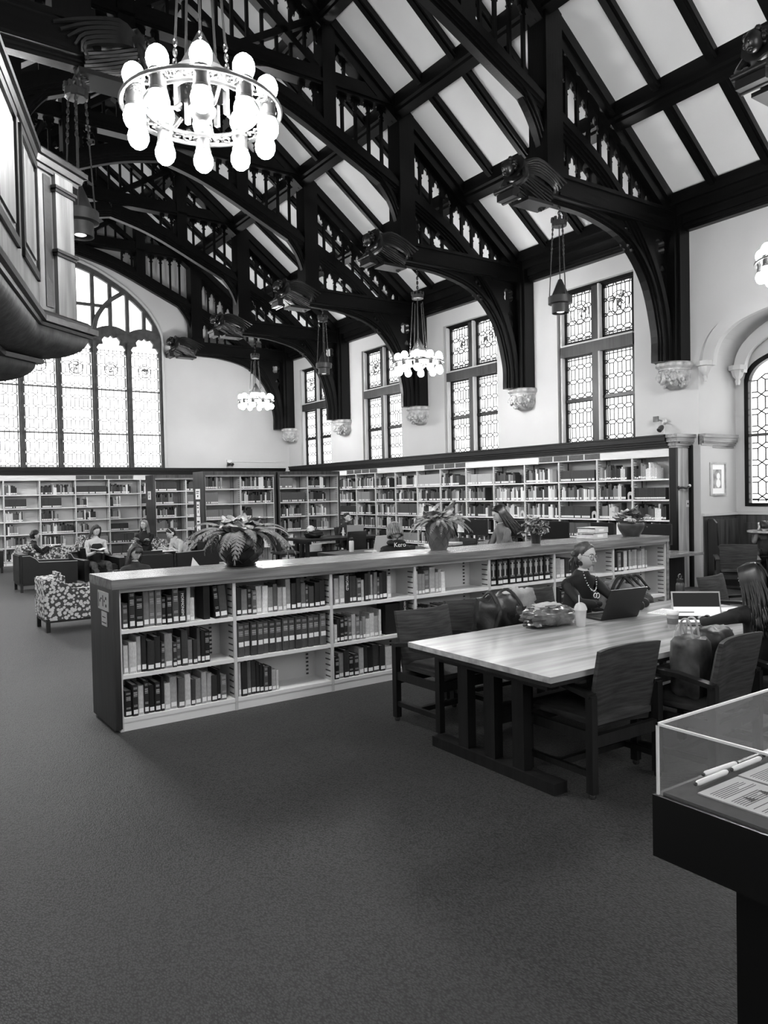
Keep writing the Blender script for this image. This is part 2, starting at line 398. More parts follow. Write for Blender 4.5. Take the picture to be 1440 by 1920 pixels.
# ---------------------------------------------------------------- alcove with its tudor-arched window
AX = 13.55
m = MB()
m.box(XR+.36, AY+AHW, 0, AX+.3, AY+AHW+.3, 6.0)             # reveal with the picture
m.box(XR+.36, AY-AHW-.3, 0, AX+.3, AY-AHW, 6.0)
tag(m.build('wall_alcove', plaster), kind='structure')
m = MB(); wa = [(AY-1.30, 1.42), (AY+1.30, 1.42)]+arch4(AY, 1.30, 3.75, 4.3)
m.plate([(AY-AHW, 0), (AY+AHW, 0), (AY+AHW, 6), (AY-AHW, 6)], [wa], .2, T(AX+.1, 0, 0) @ MYZ)
tag(m.build('wall_alcove_back', plaster), kind='structure')
m = MB(); A = arch4(AY, AHW, AZS, AZC)
n = len(A); v = []; f = []
for (y, z) in A: v += [(XR+.30, y, z), (AX+.1, y, z)]
for i in range(n-1): f.append((2*i, 2*i+2, 2*i+3, 2*i+1))
m.add(v, f); v2 = [(x, y, z+.12) for x, y, z in v]; m.add(v2, [q[::-1] for q in f])
tag(m.build('ceiling_alcove', plaster), kind='structure')
def arch_moulding(name, x, hw, zs, zc):
    m = MB(); A = arch4(AY, hw, zs, zc)
    P = [(AY+hw, zs)]+A+[(AY-hw, zs)]
    m.sweepxz([(p[0], p[1]) for p in A], [(-.02, -.10), (.05, -.10), (.10, -.05), (.12, -.09), (.17, -.09), (.19, -.02), (.19, .06), (-.02, .06)][::-1])
    o = m.build(name, plaster, smooth=30); o.rotation_euler = (0, 0, PI/2); o.location = (x, 0, 0); return tag(o, kind='structure')
arch_moulding('trim_2', XR, AHW-.12, AZS, AZC); arch_moulding('trim_3', AX-.16, AHW-.1, AZS-.05, AZC-.15)
def label_stop(x, y):
    m = MB().lathe([(.03, -.30), (.05, -.24), (.04, -.2), (.09, -.14), (.12, -.04), (.16, -.03), (.16, .05)], 8, (x, y, AZS)); o = m.build('trim_4', plaster, smooth=35)
    return tag(o, kind='structure')
for s in (-1, 1): label_stop(XR-.03, AY+s*(AHW-.15)); label_stop(AX-.19, AY+s*(AHW-.16))
t = thing('window_6', None, None, (AX, AY, 0), -PI/2, kind='structure')
wl = [(x-AY, z) for x, z in wa]
inn = [(x*.94, z) for x, z in [(-1.30, 1.48), (1.30, 1.48)]+[(p[0]-AY, p[1]-.07) for p in arch4(AY, 1.30, 3.75, 4.3)]]
MB().plate(wl, [inn], .14, T(0, .05, 0) @ MXZ).build('window_frame', oak, t)
MB().plate(inn, [], .004, T(0, .09, 0) @ MXZ).build('pane', pane_m, t)
came_lattice(-1.2, 1.2, 1.5, 4.2, p=.29, hb=.10, hr=.31, wd=.022, clip=lambda x, z: z < 3.72+.42*(1-abs(x)/1.3)).build('lead_lattice', lead, t, loc=(0, .06, 0))
MB().box(-1.25, .0, 2.70, 1.25, .09, 2.75).build('saddle_bar', lead, t)
# ---------------------------------------------------------------- ceiling: plaster panels, purlins, rafters (children of the ceiling)
SL = math.atan(.76)
ceil = MB()
for s in (-1, 1):
    x0 = XC+s*7.3; z0 = zroof(x0)+.14; z1 = zroof(XC)+.14
    v = [(x0, YN-.5, z0), (x0, YF+.5, z0), (XC, YF+.5, z1), (XC, YN-.5, z1)]; v += [(a, b, c+.1) for a, b, c in v]
    ceil.add(v, [(0,1,2,3),(7,6,5,4),(0,4,5,1),(1,5,6,2),(2,6,7,3),(3,7,4,0)])
ceil = tag(ceil.build('ceiling', ceil_pl), kind='structure')
UB = [u*K for u in (6.02, 4.53, 3.0, 1.55, 0.0)]
BAY = [TY[0]-7.6, TY[0]-3.8]+TY[:5]+[YF+.06]
pan_me = {}; raf_me = {}; pur_me = {}
def slope_box(u0, u1, y0, y1, dz0, dz1):          # box lying in the right-hand slope, local to (XC, 0, 0)
    za, zb = K*10.6-.76*u0, K*10.6-.76*u1
    v = [(u0, y0, za+dz0), (u1, y0, zb+dz0), (u1, y1, zb+dz0), (u0, y1, za+dz0), (u0, y0, za+dz1), (u1, y0, zb+dz1), (u1, y1, zb+dz1), (u0, y1, za+dz1)]
    return MB().add(v, [(0,3,2,1),(4,5,6,7),(0,1,5,4),(1,2,6,5),(2,3,7,6),(3,0,4,7)])
for bi in range(len(BAY)-1):
    y0, y1 = BAY[bi], BAY[bi+1]; L = round(y1-y0, 2); q = L/4
    for s in (1, -1):
        for r in range(4):
            key = (r, L)
            if key not in pan_me: pan_me[key] = slope_box(UB[r+1]+.09, UB[r]-.09, -q/2+.085, q/2-.085, .05, .13).mesh('ceiling_panel', ceil_pl)
            for k in range(4):
                inst('ceiling_panel', pan_me[key], ceil, (XC, y0+(k+.5)*q, 0), (0, 0, 0 if s > 0 else PI))
        for k in (1, 2, 3):
            if 'r' not in raf_me:
                mm = slope_box(.05, UB[0]+.2, -.085, .085, -.08, .12); mm2 = slope_box(.05, UB[0]+.2, -.045, .045, -.12, -.06); mm.add(mm2.v, mm2.f); raf_me['r'] = mm.mesh('rafter', oakx)
            inst('rafter', raf_me['r'], ceil, (XC, y0+k*q, 0), (0, 0, 0 if s > 0 else PI))
        for r in (1, 2, 3):
            key = (r, L)
            if key not in pur_me:
                mm = slope_box(UB[r]-.10, UB[r]+.10, -L/2, L/2, -.2, .12); mm2 = slope_box(UB[r]-.06, UB[r]+.06, -L/2, L/2, -.26, -.19); mm.add(mm2.v, mm2.f); pur_me[key] = mm.mesh('purlin', oaky)
            inst('purlin', pur_me[key], ceil, (XC, (y0+y1)/2, 0), (0, 0, 0 if s > 0 else PI))
inst('ridge_beam', MB().box(-.16, YN, -.35, .16, YF, .1).mesh('ridge_beam', oaky), ceil, (XC, 0, K*10.6))
# moulded wall plates
for i, s in enumerate((1, -1)):
    m = MB(); xw = (XR-XC)
    for (a, b, c, d) in ((-.13, 0, 6.35, 6.50), (-.19, 0, 6.47, 6.62), (-.30, 0, 6.60, 6.80), (-.38, .1, 6.78, 6.98), (-.16, 0, 6.40, 6.44)): m.box(xw+a, -(YF-YN)/2, c, xw+b, (YF-YN)/2, d)
    o = m.build('trim_%d' % (5+i), oaky, loc=(XC, (YF+YN)/2, 0)); o.rotation_euler = (0, 0, 0 if s > 0 else PI); tag(o, kind='structure')

# ---------------------------------------------------------------- hammerbeam trusses
RIB = [(5.74, 3.6), (5.72, 4.0), (5.62, 4.5), (5.38, 5.05), (4.98, 5.6), (4.5, 6.05), (4.0, 6.4), (3.05, 6.88), (2.2, 7.27), (1.3, 7.68), (.7, 7.90), (0, 8.07)]
RIBP = [(p.x*K, p.y*K) for p in catmull([(a, b, 0) for a, b in RIB], 4)]
def ribz(u):
    for (a, b), (c, d) in zip(RIBP, RIBP[1:]):
        if c <= u <= a: return b+(d-b)*(a-u)/max(1e-6, a-c)
    return RIBP[-1][1]
def ribth(u): return .20*K*math.sqrt(1+(ribz(max(0, u-.1))-ribz(u+.1))**2/.04) if u < 5.3 else .4
def mould(h, b, steps=3):      # stepped moulding profile
    a = []
    for i in range(steps+1):
        n = h*(1-.72*i/steps); y0 = b*(.42+.58*i/steps)
        if i: a.append((n, prev))
        a.append((n, y0)); prev = y0
    a2 = a+[(-n, y) for n, y in a[::-1]]
    full = a2+[(n, -y) for n, y in a2[::-1]]
    return full
H1 = 5.62*K; H2 = 5.95*K; CZ0, CZ1 = 8.20*K, 8.48*K; XH0, XH1 = 2.98*K, 3.30*K
def rafl(u): return K*10.6-.76*u-.12-.30
half = []       # (name, mesh, z-rotated offset loc) for the right half, local to truss foot
def part(name, m, mt, smooth=False, sub=None): half.append((name, m.mesh(name, mt, smooth), sub))
m = MB().sweepxz(RIBP, mould(.165*K, .15*K)); part('main_rib', m, oak)
LB = [(5.62, 3.58), (5.60, 4.1), (5.34, 4.85), (4.78, 5.40), (4.0, 5.62), (3.3, 5.66), (2.95, 5.66)]
part('lower_brace', MB().sweepxz([(p.x*K, p.y*K) for p in catmull([(a, b, 0) for a, b in LB], 5)], mould(.09*K, .12*K, 2)), oak)
IB = [(3.10, 5.97), (3.07, 6.3), (2.92, 6.66), (2.66, 6.98), (2.28, 7.24), (1.8, 7.44)]
part('upper_brace', MB().sweepxz([(p.x*K, p.y*K) for p in catmull([(a, b, 0) for a, b in IB], 5)], mould(.08*K, .11*K, 2)), oak)
m = MB().box(2.9*K, -.17*K, H1, 6.12*K, .17*K, H2-.03).box(2.8*K, -.20*K, H2-.06, 6.1*K, .20*K, H2).box(3.2*K, -.19*K, H1+.03, 5.2*K, .19*K, H1+.08); part('hammer_beam', m, oakx)
m = MB().box(XH0, -.17*K, H2, XH1, .17*K, 8.45*K).box(XH0-.03, -.2*K, H2, XH1+.03, .2*K, H2+.12); part('hammer_post', m, oak)
m = MB().box(5.78*K, -.2*K, 3.6*K, 6.11*K, .2*K, 6.05*K).box(5.86*K, -.24*K, 3.6*K, 6.11*K, .24*K, 6.05*K); part('wall_post', m, oak)
m = slope_box(.0, UB[0]+.1, -.12*K, .12*K, -.38, .10); mm = slope_box(.0, UB[0]+.1, -.16*K, .16*K, -.16, .10); m.add(mm.v, mm.f); part('principal_rafter', m, oakx)
m = MB().box(0, -.11*K, CZ0, 3.3*K, .11*K, CZ1).box(0, -.14*K, CZ0+.05, 3.3*K, .14*K, CZ0+.11); part('collar_beam', m, oakx)
m = MB().box(1.50*K, -.14*K, ribz(1.6*K), 1.74*K, .14*K, rafl(1.6*K)+.2); part('queen_post', m, oak)
SLAT = MB().box(-.026, -.028, 0, .026, .028, 1).mesh('tracery_bar', oak)
def head_mesh(w, flip=1):
    c = [(1, -.12), (.84, -.09), (.97, -.045), (.85, .03), (.72, .005), (.68, .085), (.5, .15)]
    R = [((u-.5)*w, z) for u, z in c]; Lp = [((.5-u)*w, z) for u, z in c[::-1][1:]]
    return MB().plate([(-w/2, .34), (w/2, .34)]+R+Lp, [], .035, MXZ).mesh('tracery_head', oak)
bars = []; heads = []
HD = {}
def zone(u0, u1, n, zb, zt, ends=(0, 0)):
    wgap = (u1-u0)/n
    kk = round(wgap, 3)
    if kk not in HD: HD[kk] = head_mesh(wgap-.04)
    for i in range(n+1):
        u = u0+i*wgap
        if not (i == 0 and ends[0]) and not (i == n and ends[1]):
            a, b = zb(u), zt(u)
            if b-a > .08: bars.append((u, a-.05, b-a+.15))
        if i < n:
            c = u+wgap/2; a, b = zb(c), min(zt(u), zt(u+wgap))
            if b-a > .34: heads.append((c, b-.10, kk))
            elif b-a > .2: heads.append((c, b-.02, kk))
rt_ = lambda u: ribz(u)+ribth(u)-.03
rb_ = lambda u: ribz(u)-ribth(u)+.03
zone(XH1, 5.45*K, 9, rt_, rafl, (1, 0))
zone(XH1, 4.75*K, 6, lambda u: H2, rb_, (1, 0))
zone(1.15*K, XH0, 7, rt_, lambda u: CZ0, (0, 1))
zone(1.74*K, 2.95*K, 5, lambda u: CZ1, rafl, (1, 0))
zone(0, 1.50*K, 6, lambda u: CZ1 if u > 99 else max(CZ1, rt_(u)), lambda u: min(rafl(u), K*9.55), (0, 1))
# upper collar and diagonal struts
m = MB().box(0, -.12*K, K*9.5, 1.35*K, .12*K, K*9.68); part('upper_collar', m, oakx)
m = MB().beam((.1, 0, CZ1-.05), (1.5*K, 0, K*9.3), .12, .16, (0, 1, 0)).beam((1.45*K, 0, CZ1), (.1, 0, K*9.45), .12, .16, (0, 1, 0)); part('strut', m, oak)
# pierced wall spandrel with quatrefoil
def quatre(c, r): 
    out = []
    for k in range(4):
        a0 = k*PI/2+PI/4
        for j in range(7):
            a = a0-PI/2*.0+(-.5+j/6)*PI*.95; cx, cy = c[0]+r*.55*math.cos(a0), c[1]+r*.55*math.sin(a0); out.append((cx+r*.48*math.cos(a), cy+r*.48*math.sin(a)))
    return out
ou = [(5.2*K, H1+.02), (5.82*K, H1+.02), (5.82*K, 4.0*K), (5.70*K, 4.1*K), (5.55*K, 4.75*K), (5.30*K, 5.25*K)]
m = MB().plate(ou, [quatre((5.62*K, 5.38*K), .15), [(5.60*K, 4.72*K), (5.72*K, 4.95*K), (5.76*K, 4.45*K), (5.70*K, 4.38*K)], [(5.58*K, 5.0*K), (5.66*K, 5.12*K), (5.74*K, 5.0*K)]], .12, MXZ); part('pierced_spandrel', m, oak)
m = MB().plate([(3.9*K, H1+.02), (5.0*K, H1+.02), (5.2*K, 5.05*K), (4.9*K, 5.38*K), (4.5*K, 5.56*K)], [], .1, MXZ)
for i in range(12): m.ball((K*(4.75+.03*(i % 4)+.02*i/3), (-1)**i*.055, K*(5.55-.03*i)), (.05, .03, .05), 6, 4)
part('carved_spandrel', m, oak)
# carved angel at the hammer-beam end: figure leaning out, wings swept back along the beam, scroll in the hands
angel_m = mat('carved_oak', .007, .32, .4, 14, spec=.6)
def angel():
    rnd = random.Random(3); parts = []
    m = MB()
    ux = 2.62*K; zc = 5.78*K
    body = catmull([(3.05*K, 0, zc-.10), (2.86*K, 0, zc+.02), (2.66*K, 0, zc+.10), (2.5*K, 0, zc+.16)], 4)
    m.tube(body, [.20+.015*math.sin(i*2.2) for i in range(len(body))], 10)
    for i in range(16):                                           # robe folds
        a = -PI*.95+PI*.9*i/15*1.0; dy = .2*math.cos(a+PI/2*0); P = []
        for k in range(6):
            tt = k/5; x = (3.05-.5*tt)*K; r = .215*(1-.12*tt)+.02*math.sin(6*tt+i)
            P.append((x, r*math.cos(a), zc-.08+.22*tt+r*math.sin(a)*.95-.05))
        m.tube(catmull(P, 2), .022, 5)
    m.box(2.62*K, -.17, zc-.33, 3.1*K, .17, zc-.28)
    parts.append(('figure', m, 50))
    h = MB(); hc = (2.40*K, 0, zc+.14); h.ball(hc, (.11, .095, .125), 12, 9)
    h.ball((hc[0]-.10, 0, hc[2]-.02), (.025, .018, .03), 6, 5); h.ball((hc[0]-.07, 0, hc[2]-.1), (.04, .04, .03), 6, 5)
    for i in range(26):
        a = rnd.uniform(-2.2, 2.2); e = rnd.uniform(-.3, 1.2); d = Vector((math.cos(e)*math.cos(a), math.cos(e)*math.sin(a), math.sin(e)))
        h.ball((hc[0]+.03+.085*d.x, hc[1]+.1*d.y, hc[2]+.02+.12*d.z), .04, 6, 4)
    parts.append(('head', h, 50))
    wg = MB()
    for s in (-1, 1):
        for k in range(6):
            P = catmull([(2.58*K, s*.13, zc+.2-.02*k), (2.75*K, s*(.23+.005*k), zc+.26-.045*k), (3.05*K, s*.24, zc+.17-.05*k), ((3.32-.06*k)*K, s*.22, zc+.06-.055*k)], 3)
            wg.tube(P, [.045-.03*i/len(P) for i in range(len(P))], 5)
    parts.append(('wing', wg, 50))
    ar = MB()
    for s in (-1, 1): ar.tube(catmull([(2.56*K, s*.17, zc+.1), (2.5*K, s*.24, zc-.06), (2.42*K, s*.13, zc-.15), (2.36*K, s*.06, zc-.17)], 3), .05, 7)
    ar.tube([(2.33*K, -.2, zc-.2), (2.33*K, .2, zc-.2)], .04, 8); ar.tube([(2.45*K, -.18, zc-.32), (2.45*K, .18, zc-.32)], .04, 8)
    ar.box(2.33*K, -.17, zc-.34, 2.45*K, .17, zc-.19); parts.append(('scroll', ar, 50))
    return parts
ANG = [(nm, mm.mesh(nm, angel_m, sm, recalc=True)) for nm, mm, sm in angel()]
ORD = ['nearest the camera', 'nearest the display case', 'second from the alcove arch', 'third from the alcove arch', 'second from the great window', 'against the great window wall']
TL = ['dark carved hammerbeam roof truss crossing the top edge of the picture', 'dark hammerbeam roof truss landing between the alcove arch and the nearest window',
      'dark hammerbeam roof truss landing between first and second side windows', 'dark hammerbeam roof truss landing between second and third side windows',
      'dark hammerbeam roof truss landing between third and farthest side windows', 'dark hammerbeam roof truss set flat against the great window wall']
trusses = []
for ti, ty in enumerate(TY):
    t = thing('roof_truss', TL[ti], 'roof truss', (XC, ty, 0), 0, 'hammerbeam trusses of the hall'); trusses.append(t)
    for r in (0, PI):
        for nm, me, sub in half: inst(nm, me, t, (0, 0, 0), (0, 0, r))
        c = math.cos(r)
        for (u, a, h) in bars:
            if u < .01 and r > 0: continue
            inst('tracery_bar', SLAT, t, (c*u, 0, a), (0, 0, 0), (1, 1, h))
        for (u, z, kk) in heads: inst('tracery_head', HD[kk], t, (c*u, 0, z))
        an = bpy.data.objects.new('carved_angel', ANG[0][1]); COL.objects.link(an); an.parent = t; an.rotation_euler = (0, 0, r)
        an['label'] = 'carved wooden angel with swept-back wings'
        for nm, me in ANG[1:]: inst(nm, me, an)

# ---------------------------------------------------------------- stone corbels
def corbel_mesh(seed):
    rnd = random.Random(seed); cap = MB(); n = 10
    def ring(rx, ry, z):
        return [(-rx*math.sin(PI*k/n)*1.0, ry*math.cos(PI*k/n), z) for k in range(n+1)]
    prof = [(.42, .30, .0), (.47, .33, -.03), (.47, .33, -.08), (.41, .29, -.12), (.41, .29, -.15)]
    def loft(mm, prof):
        v = []; f = []
        for rx, ry, z in prof: v += ring(rx, ry, z)
        q = n+1
        for i in range(len(prof)-1):
            for k in range(n): f.append((i*q+k, i*q+k+1, (i+1)*q+k+1, (i+1)*q+k))
        f.append(tuple(range(q))); f.append(tuple(range((len(prof)-1)*q, len(prof)*q))[::-1]); mm.add(v, f)
    loft(cap, prof); body = MB(); loft(body, [(.38, .27, -.13), (.39, .275, -.22), (.37, .26, -.33), (.28, .21, -.42), (.14, .15, -.47)])
    for i in range(90):
        a = PI*(.08+.84*rnd.random()); z = -.17-.26*rnd.random(); f_ = 1 if z > -.33 else 1-(-.33-z)*2.8
        x, y = -.39*math.sin(a)*f_, .27*math.cos(a)*f_; r = rnd.uniform(.014, .036)
        body.ball((x, y, z), (r, r, r*rnd.uniform(.7, 1.6)), 7, 5)
    for s in (-1, 1):                                       # two carved faces
        a = PI/2+s*.55; x, y = -.39*math.sin(a), .28*math.cos(a); body.ball((x, y, -.27), (.07, .06, .09), 9, 7); body.ball((x*1.17, y*1.17, -.28), (.022, .018, .035), 6, 4)
    return cap.mesh('cap_moulding', stone, 30, True), body.mesh('carved_body', stone, 50, True)
CL = ['between the alcove arch and nearest window', 'between the first and second windows', 'between the second and third windows', 'between the third and farthest windows', 'in the far corner by the great window']
for i in range(5):
    t = thing('stone_corbel', 'carved pale stone corbel under the roof truss '+CL[i], 'corbel', (XR, TY[i+1] if i < 4 else TY[5]-.22, 3.6*K), 0, 'carved corbels along the window wall')
    a, b = corbel_mesh(i); inst('cap_moulding', a, t); inst('carved_body', b, t)
t = thing('stone_corbel', 'carved pale stone corbel nearest the camera on window wall', 'corbel', (XR, TY[0], 3.6*K), 0, 'carved corbels along the window wall'); inst('cap_moulding', a, t); inst('carved_body', b, t)

# ---------------------------------------------------------------- chandeliers and pendants
BULB = MB().lathe([(.0, .07), (.03, .064), (.052, .045), (.066, .012), (.068, -.015), (.060, -.045), (.046, -.07), (.036, -.085)], 16, cap=False).mesh('globe', bulb_m, 'all')
SOCK = MB().lathe([(.045, -.075), (.056, -.07), (.056, -.055), (.05, -.05), (.05, .04), (.056, .045), (.056, .06), (.045, .065)], 14).mesh('socket', steel, 40)
def chain(m, a, b, n, r=.012):
    a = Vector(a); b = Vector(b); d = b-a
    for i in range(n):
        c = a+d*(i+.5)/n; L = d.length/n*.64
        M = Matrix.Rotation((i % 2)*PI/2, 4, 'Z')
        m.torus(c, L*.55, r*.32, 8, 4, M=M @ RX(PI/2) @ Matrix.Diagonal((.55, 1, 1, 1)))
def ring_meshes():
    out = []
    m = MB(); m.torus((0, 0, 0), .50, .016, 48, 6, flat=.9); m.torus((0, 0, 0), .36, .014, 40, 6); out.append(('hoop', m.mesh('hoop', steel, 40)))
    m = MB()
    for k in range(20):
        a = 2*PI*(k+.5)/20+.0
        for s in (-1, 1):
            c = Vector((.43*math.cos(a+s*.07), .43*math.sin(a+s*.07), 0)); P = []
            for j in range(12):
                th = j*.55; r = .034*(1-j/16); P.append(c+Vector((r*math.cos(th+a)*1.2, s*r*math.sin(th+a)*1.2, .0)))
            m.tube(P, .007, 4)
    out.append(('scrollwork', m.mesh('scrollwork', steel)))
    m = MB().lathe([(.004, .50), (.018, .49), (.15, .235), (.15, .23)], 20); out.append(('cone', m.mesh('cone', steel, 50)))
    m = MB()
    m.lathe([(.165, .235), (.172, .23), (.172, .10), (.165, .095)], 24, cap=False)
    for k in range(5):
        a = 2*PI*k/5; m.cbox((.160*math.cos(a), .160*math.sin(a), .04), (.03, .03, .16))
        m.ball((.176*math.cos(a+.3), .176*math.sin(a+.3), .17), .008, 6, 4)
    m.lathe([(.02, -.07), (.06, -.055), (.085, -.025), (.09, .0), (.08, .005)], 20); m.lathe([(.07, .2), (.07, .0)], 14)
    out.append(('drum', m.mesh('drum', steel, 40)))
    m = MB()
    for k in range(5):
        a = 2*PI*k/5+.31
        P = catmull([(.16*math.cos(a), .16*math.sin(a), -.02), (.24*math.cos(a), .24*math.sin(a), -.07), (.36*math.cos(a), .36*math.sin(a), 0)], 4); m.tube(P, .012, 5)
    out.append(('arm', m.mesh('arm', steel)))
    return out
RINGS = ring_meshes()
CROWN = MB().lathe([(.10, -.09), (.12, -.08), (.12, .0), (.10, .0)], 10)
for k in range(10): a = 2*PI*k/10; CROWN.cbox((.11*math.cos(a), .11*math.sin(a), .02), (.035, .035, .06))
CROWN = CROWN.mesh('chain_crown', iron)
def chandelier(x, y, z, ztop, label, spin=0):
    t = thing('chandelier', label, 'chandelier', (x, y, z), spin, 'ring chandeliers with globe bulbs')
    for nm, me in RINGS: inst(nm, me, t)
    for k in range(10):
        a = 2*PI*k/10; p = (.43*math.cos(a), .43*math.sin(a), -.02)
        s = inst('socket', SOCK, t, p); inst('globe', BULB, s, (0, 0, .135)); inst('globe', BULB, s, (0, 0, -.135), (PI, 0, 0))
    zc = ztop-z-.55
    m = MB()
    for k in range(5):
        a = 2*PI*k/5; A = Vector((.175*math.cos(a), .175*math.sin(a), .22)); B = Vector((.10*math.cos(a), .10*math.sin(a), zc-.09))
        m.tube([A+(B-A)*.16, B-(B-A)*.06], .009, 5); chain(m, A-Vector((0, 0, .06)), A+(B-A)*.17, 4, .03); m.tube([A, A+Vector((.03*math.cos(a), .03*math.sin(a), -.08)), A+Vector((.05*math.cos(a), .05*math.sin(a), -.02))], .01, 5)
    m.tube([(0, 0, .49), (0, 0, zc-.05)], .008, 5)
    m.build('hanging_rod', iron, t); inst('chain_crown', CROWN, t, (0, 0, zc))
    m = MB(); chain(m, (0, 0, zc), (0, 0, ztop-z+.02), max(3, int((ztop-z-zc)/.09)), .05); m.build('chain', iron, t)
    return t
HB = H1-.02
chandelier(1.92, 4.73, 4.30, HB, 'large lit ring chandelier hanging at top left beside the panelled gallery', .557)
chandelier(9.37, 12.16, 4.40, HB, 'lit ring chandelier hanging in front of the second side window', .2)
chandelier(9.40, 19.76, 4.48, HB, 'small distant lit ring chandelier hanging near the far corner', .3)
chandelier(9.22, 4.56, 4.45, HB, 'lit ring chandelier cut off by the right edge beside alcove arch', .1)
chandelier(1.6, 12.16, 4.40, HB, 'lit ring chandelier hidden behind the panelled gallery, nearer one', .2)
chandelier(1.6, 19.76, 4.40, HB, 'lit ring chandelier hidden behind the panelled gallery, farther one', .2)
lamp_glass = emit('downlight', 1, 1.2)
PEND = [('cone', MB().lathe([(.008, .42), (.03, .41), (.14, .15), (.14, .14)], 20).mesh('cone', iron, 50)), ('collar', MB().lathe([(.15, .15), (.19, .14), (.19, .03), (.16, .02)], 24).mesh('collar', iron, 40)),
        ('shade', MB().lathe([(.135, .06), (.135, -.12), (.125, -.12), (.125, .0)], 20, cap=False).mesh('shade', iron, 40)), ('lens', MB().lathe([(.06, -.1), (.05, -.105)], 14).mesh('lens', lamp_glass))]
def pendant(x, y, z, ztop, label, short=False):
    t = thing('pendant_lamp', label, 'lamp', (x, y, z), .2, 'black cone pendant lamps')
    for nm, me in PEND: inst(nm, me, t)
    zc = min(ztop-z-.25, 1.62); m = MB()
    if not short:
        for k in range(3):
            a = 2*PI*k/3; A = Vector((.17*math.cos(a), .17*math.sin(a), .1)); B = Vector((.10*math.cos(a), .10*math.sin(a), zc-.09)); m.tube([A, B], .009, 5); chain(m, A+(B-A)*.62, B, 6, .03)
        m.tube([(0, 0, .4), (0, 0, zc-.05)], .009, 5); inst('chain_crown', CROWN, t, (0, 0, zc))
        chain(m, (0, 0, zc), (0, 0, ztop-z), max(3, int((ztop-z-zc)/.08)), .05)
    else: m.tube([(0, 0, .4), (0, 0, ztop-z)], .012, 5)
    m.build('hanging_rod', iron, t); return t
pendant(9.30, 8.36, 4.72, HB, 'black cone pendant lamp in front of the nearest side window')
pendant(9.40, 15.96, 4.82, HB, 'black cone pendant lamp in front of the farthest side window')
pendant(2.02, 8.36, 4.66, HB, 'black cone pendant lamp half hidden behind the panelled gallery')
pendant(1.6, 15.96, 4.72, HB, 'black cone pendant lamp wholly behind the panelled gallery')
pendant(5.62, 8.36, 8.62, K*7.9+.1, 'black pendant lamp close under the roof at the top edge', True)
# ---------------------------------------------------------------- panelled gallery corner at the upper left
gal = wood('gallery_oak', .06, .45, .55, 'Z', 2.2); gal_d = wood('varnished_moulding', .010, .3, .4, 'X', 2)
def offset_poly(P, d, n_off):           # shift the first n_off edges inwards (to their left), keep the rest
    E = []
    for i in range(len(P)):
        a = Vector(P[i]); b = Vector(P[(i+1) % len(P)]); t = (b-a).normalized(); nrm = Vector((-t.y, t.x)); q = 0 if i >= n_off else (d[i] if isinstance(d, tuple) else d)
        E.append((a+nrm*q, t))
    out = []
    for i in range(len(P)):
        (p, t), (p2, t2) = E[i-1], E[i]; den = t.x*t2.y-t.y*t2.x
        s = ((p2.x-p.x)*t2.y-(p2.y-p.y)*t2.x)/den; out.append((p+t*s))
    return out
G1 = Vector((1.07, 5.38)); dA = Vector((math.sin(.332), math.cos(.332))); dB = Vector((math.sin(.873), math.cos(.873))); dC = Vector((-dB.y, dB.x))
G2 = G1+dB*.55; G0 = G1-dA*2.6; G3 = G2+dC*1.3
GP = [G0, G1, G2, G3, Vector((XL+.02, G3.y+.25)), Vector((XL+.02, G0.y-.3))]
def tier(m, zs):
    prev = None; n = len(GP)
    b = len(m.v); rings = 0
    v = []; f = []
    for z, d in zs:
        P = offset_poly(GP, d, 3); v += [(p.x, p.y, z) for p in P]; rings += 1
    for i in range(rings-1):
        for k in range(n): f.append((i*n+k, i*n+(k+1) % n, (i+1)*n+(k+1) % n, (i+1)*n+k))
    f.append(tuple(range(n))[::-1]); f.append(tuple(range((rings-1)*n, rings*n))); m.add(v, f); return m
gt = thing('panelled_gallery', 'panelled oak gallery with moulded rail and coved underside at upper left', 'gallery', (0, 0, 0))
cove = lambda z0, d0, z1, d1: [(z0+(z1-z0)*(1-math.cos(k/8*PI/2)), d0+(d1-d0)*math.sin(k/8*PI/2)) for k in range(9)]
tier(MB(), [(2.40, .72), (2.47, .60), (2.49, .60)]).build('pendant_boss', gal_d, gt, recalc=True)
tier(MB(), [(2.49, .56), (2.505, .52), (2.53, .51), (2.55, .53), (2.555, .55), (2.575, .50), (2.60, .49), (2.615, .52)]).build('base_moulding', gal_d, gt, recalc=True)
tier(MB(), cove(2.61, .54, 2.755, .30)).build('lower_cove', gal, gt, 40, recalc=True)
tier(MB(), [(2.755, .30), (2.755, .265), (2.785, .26), (2.79, .28), (2.80, .28)]).build('middle_moulding', gal_d, gt, recalc=True)
tier(MB(), cove(2.79, .29, 2.955, .05)).build('upper_cove', gal, gt, 40, recalc=True)
tier(MB(), [(2.955, .05), (2.955, .03), (2.975, .025), (2.98, 0), (3.02, 0), (3.025, .035), (3.045, .03), (3.065, .05)]).build('ledge', gal_d, gt, recalc=True)
tier(MB(), [(3.06, (.045, .07, .17)), (4.06, (.045, .07, .17))]).build('parapet', gal, gt, recalc=True)
tier(MB(), [(z_, (d_-.05, d_-.05, d_+.02)) for z_, d_ in [(4.00, .115), (4.00, .10), (4.025, .095), (4.03, .08), (4.07, .07), (4.075, .05), (4.11, .05), (4.12, .065), (4.14, .085), (4.15, .11), (4.16, .15)]]).build('handrail', gal_d, gt, recalc=True)
PB = offset_poly(GP, (.045, .07, .17), 3)
def on_face(i, s, z, outw=0):
    a = PB[i]; b = PB[i+1]; t = (b-a).normalized(); nr = Vector((t.y, -t.x)); p = a+t*s+nr*outw; return Vector((p.x, p.y, z))
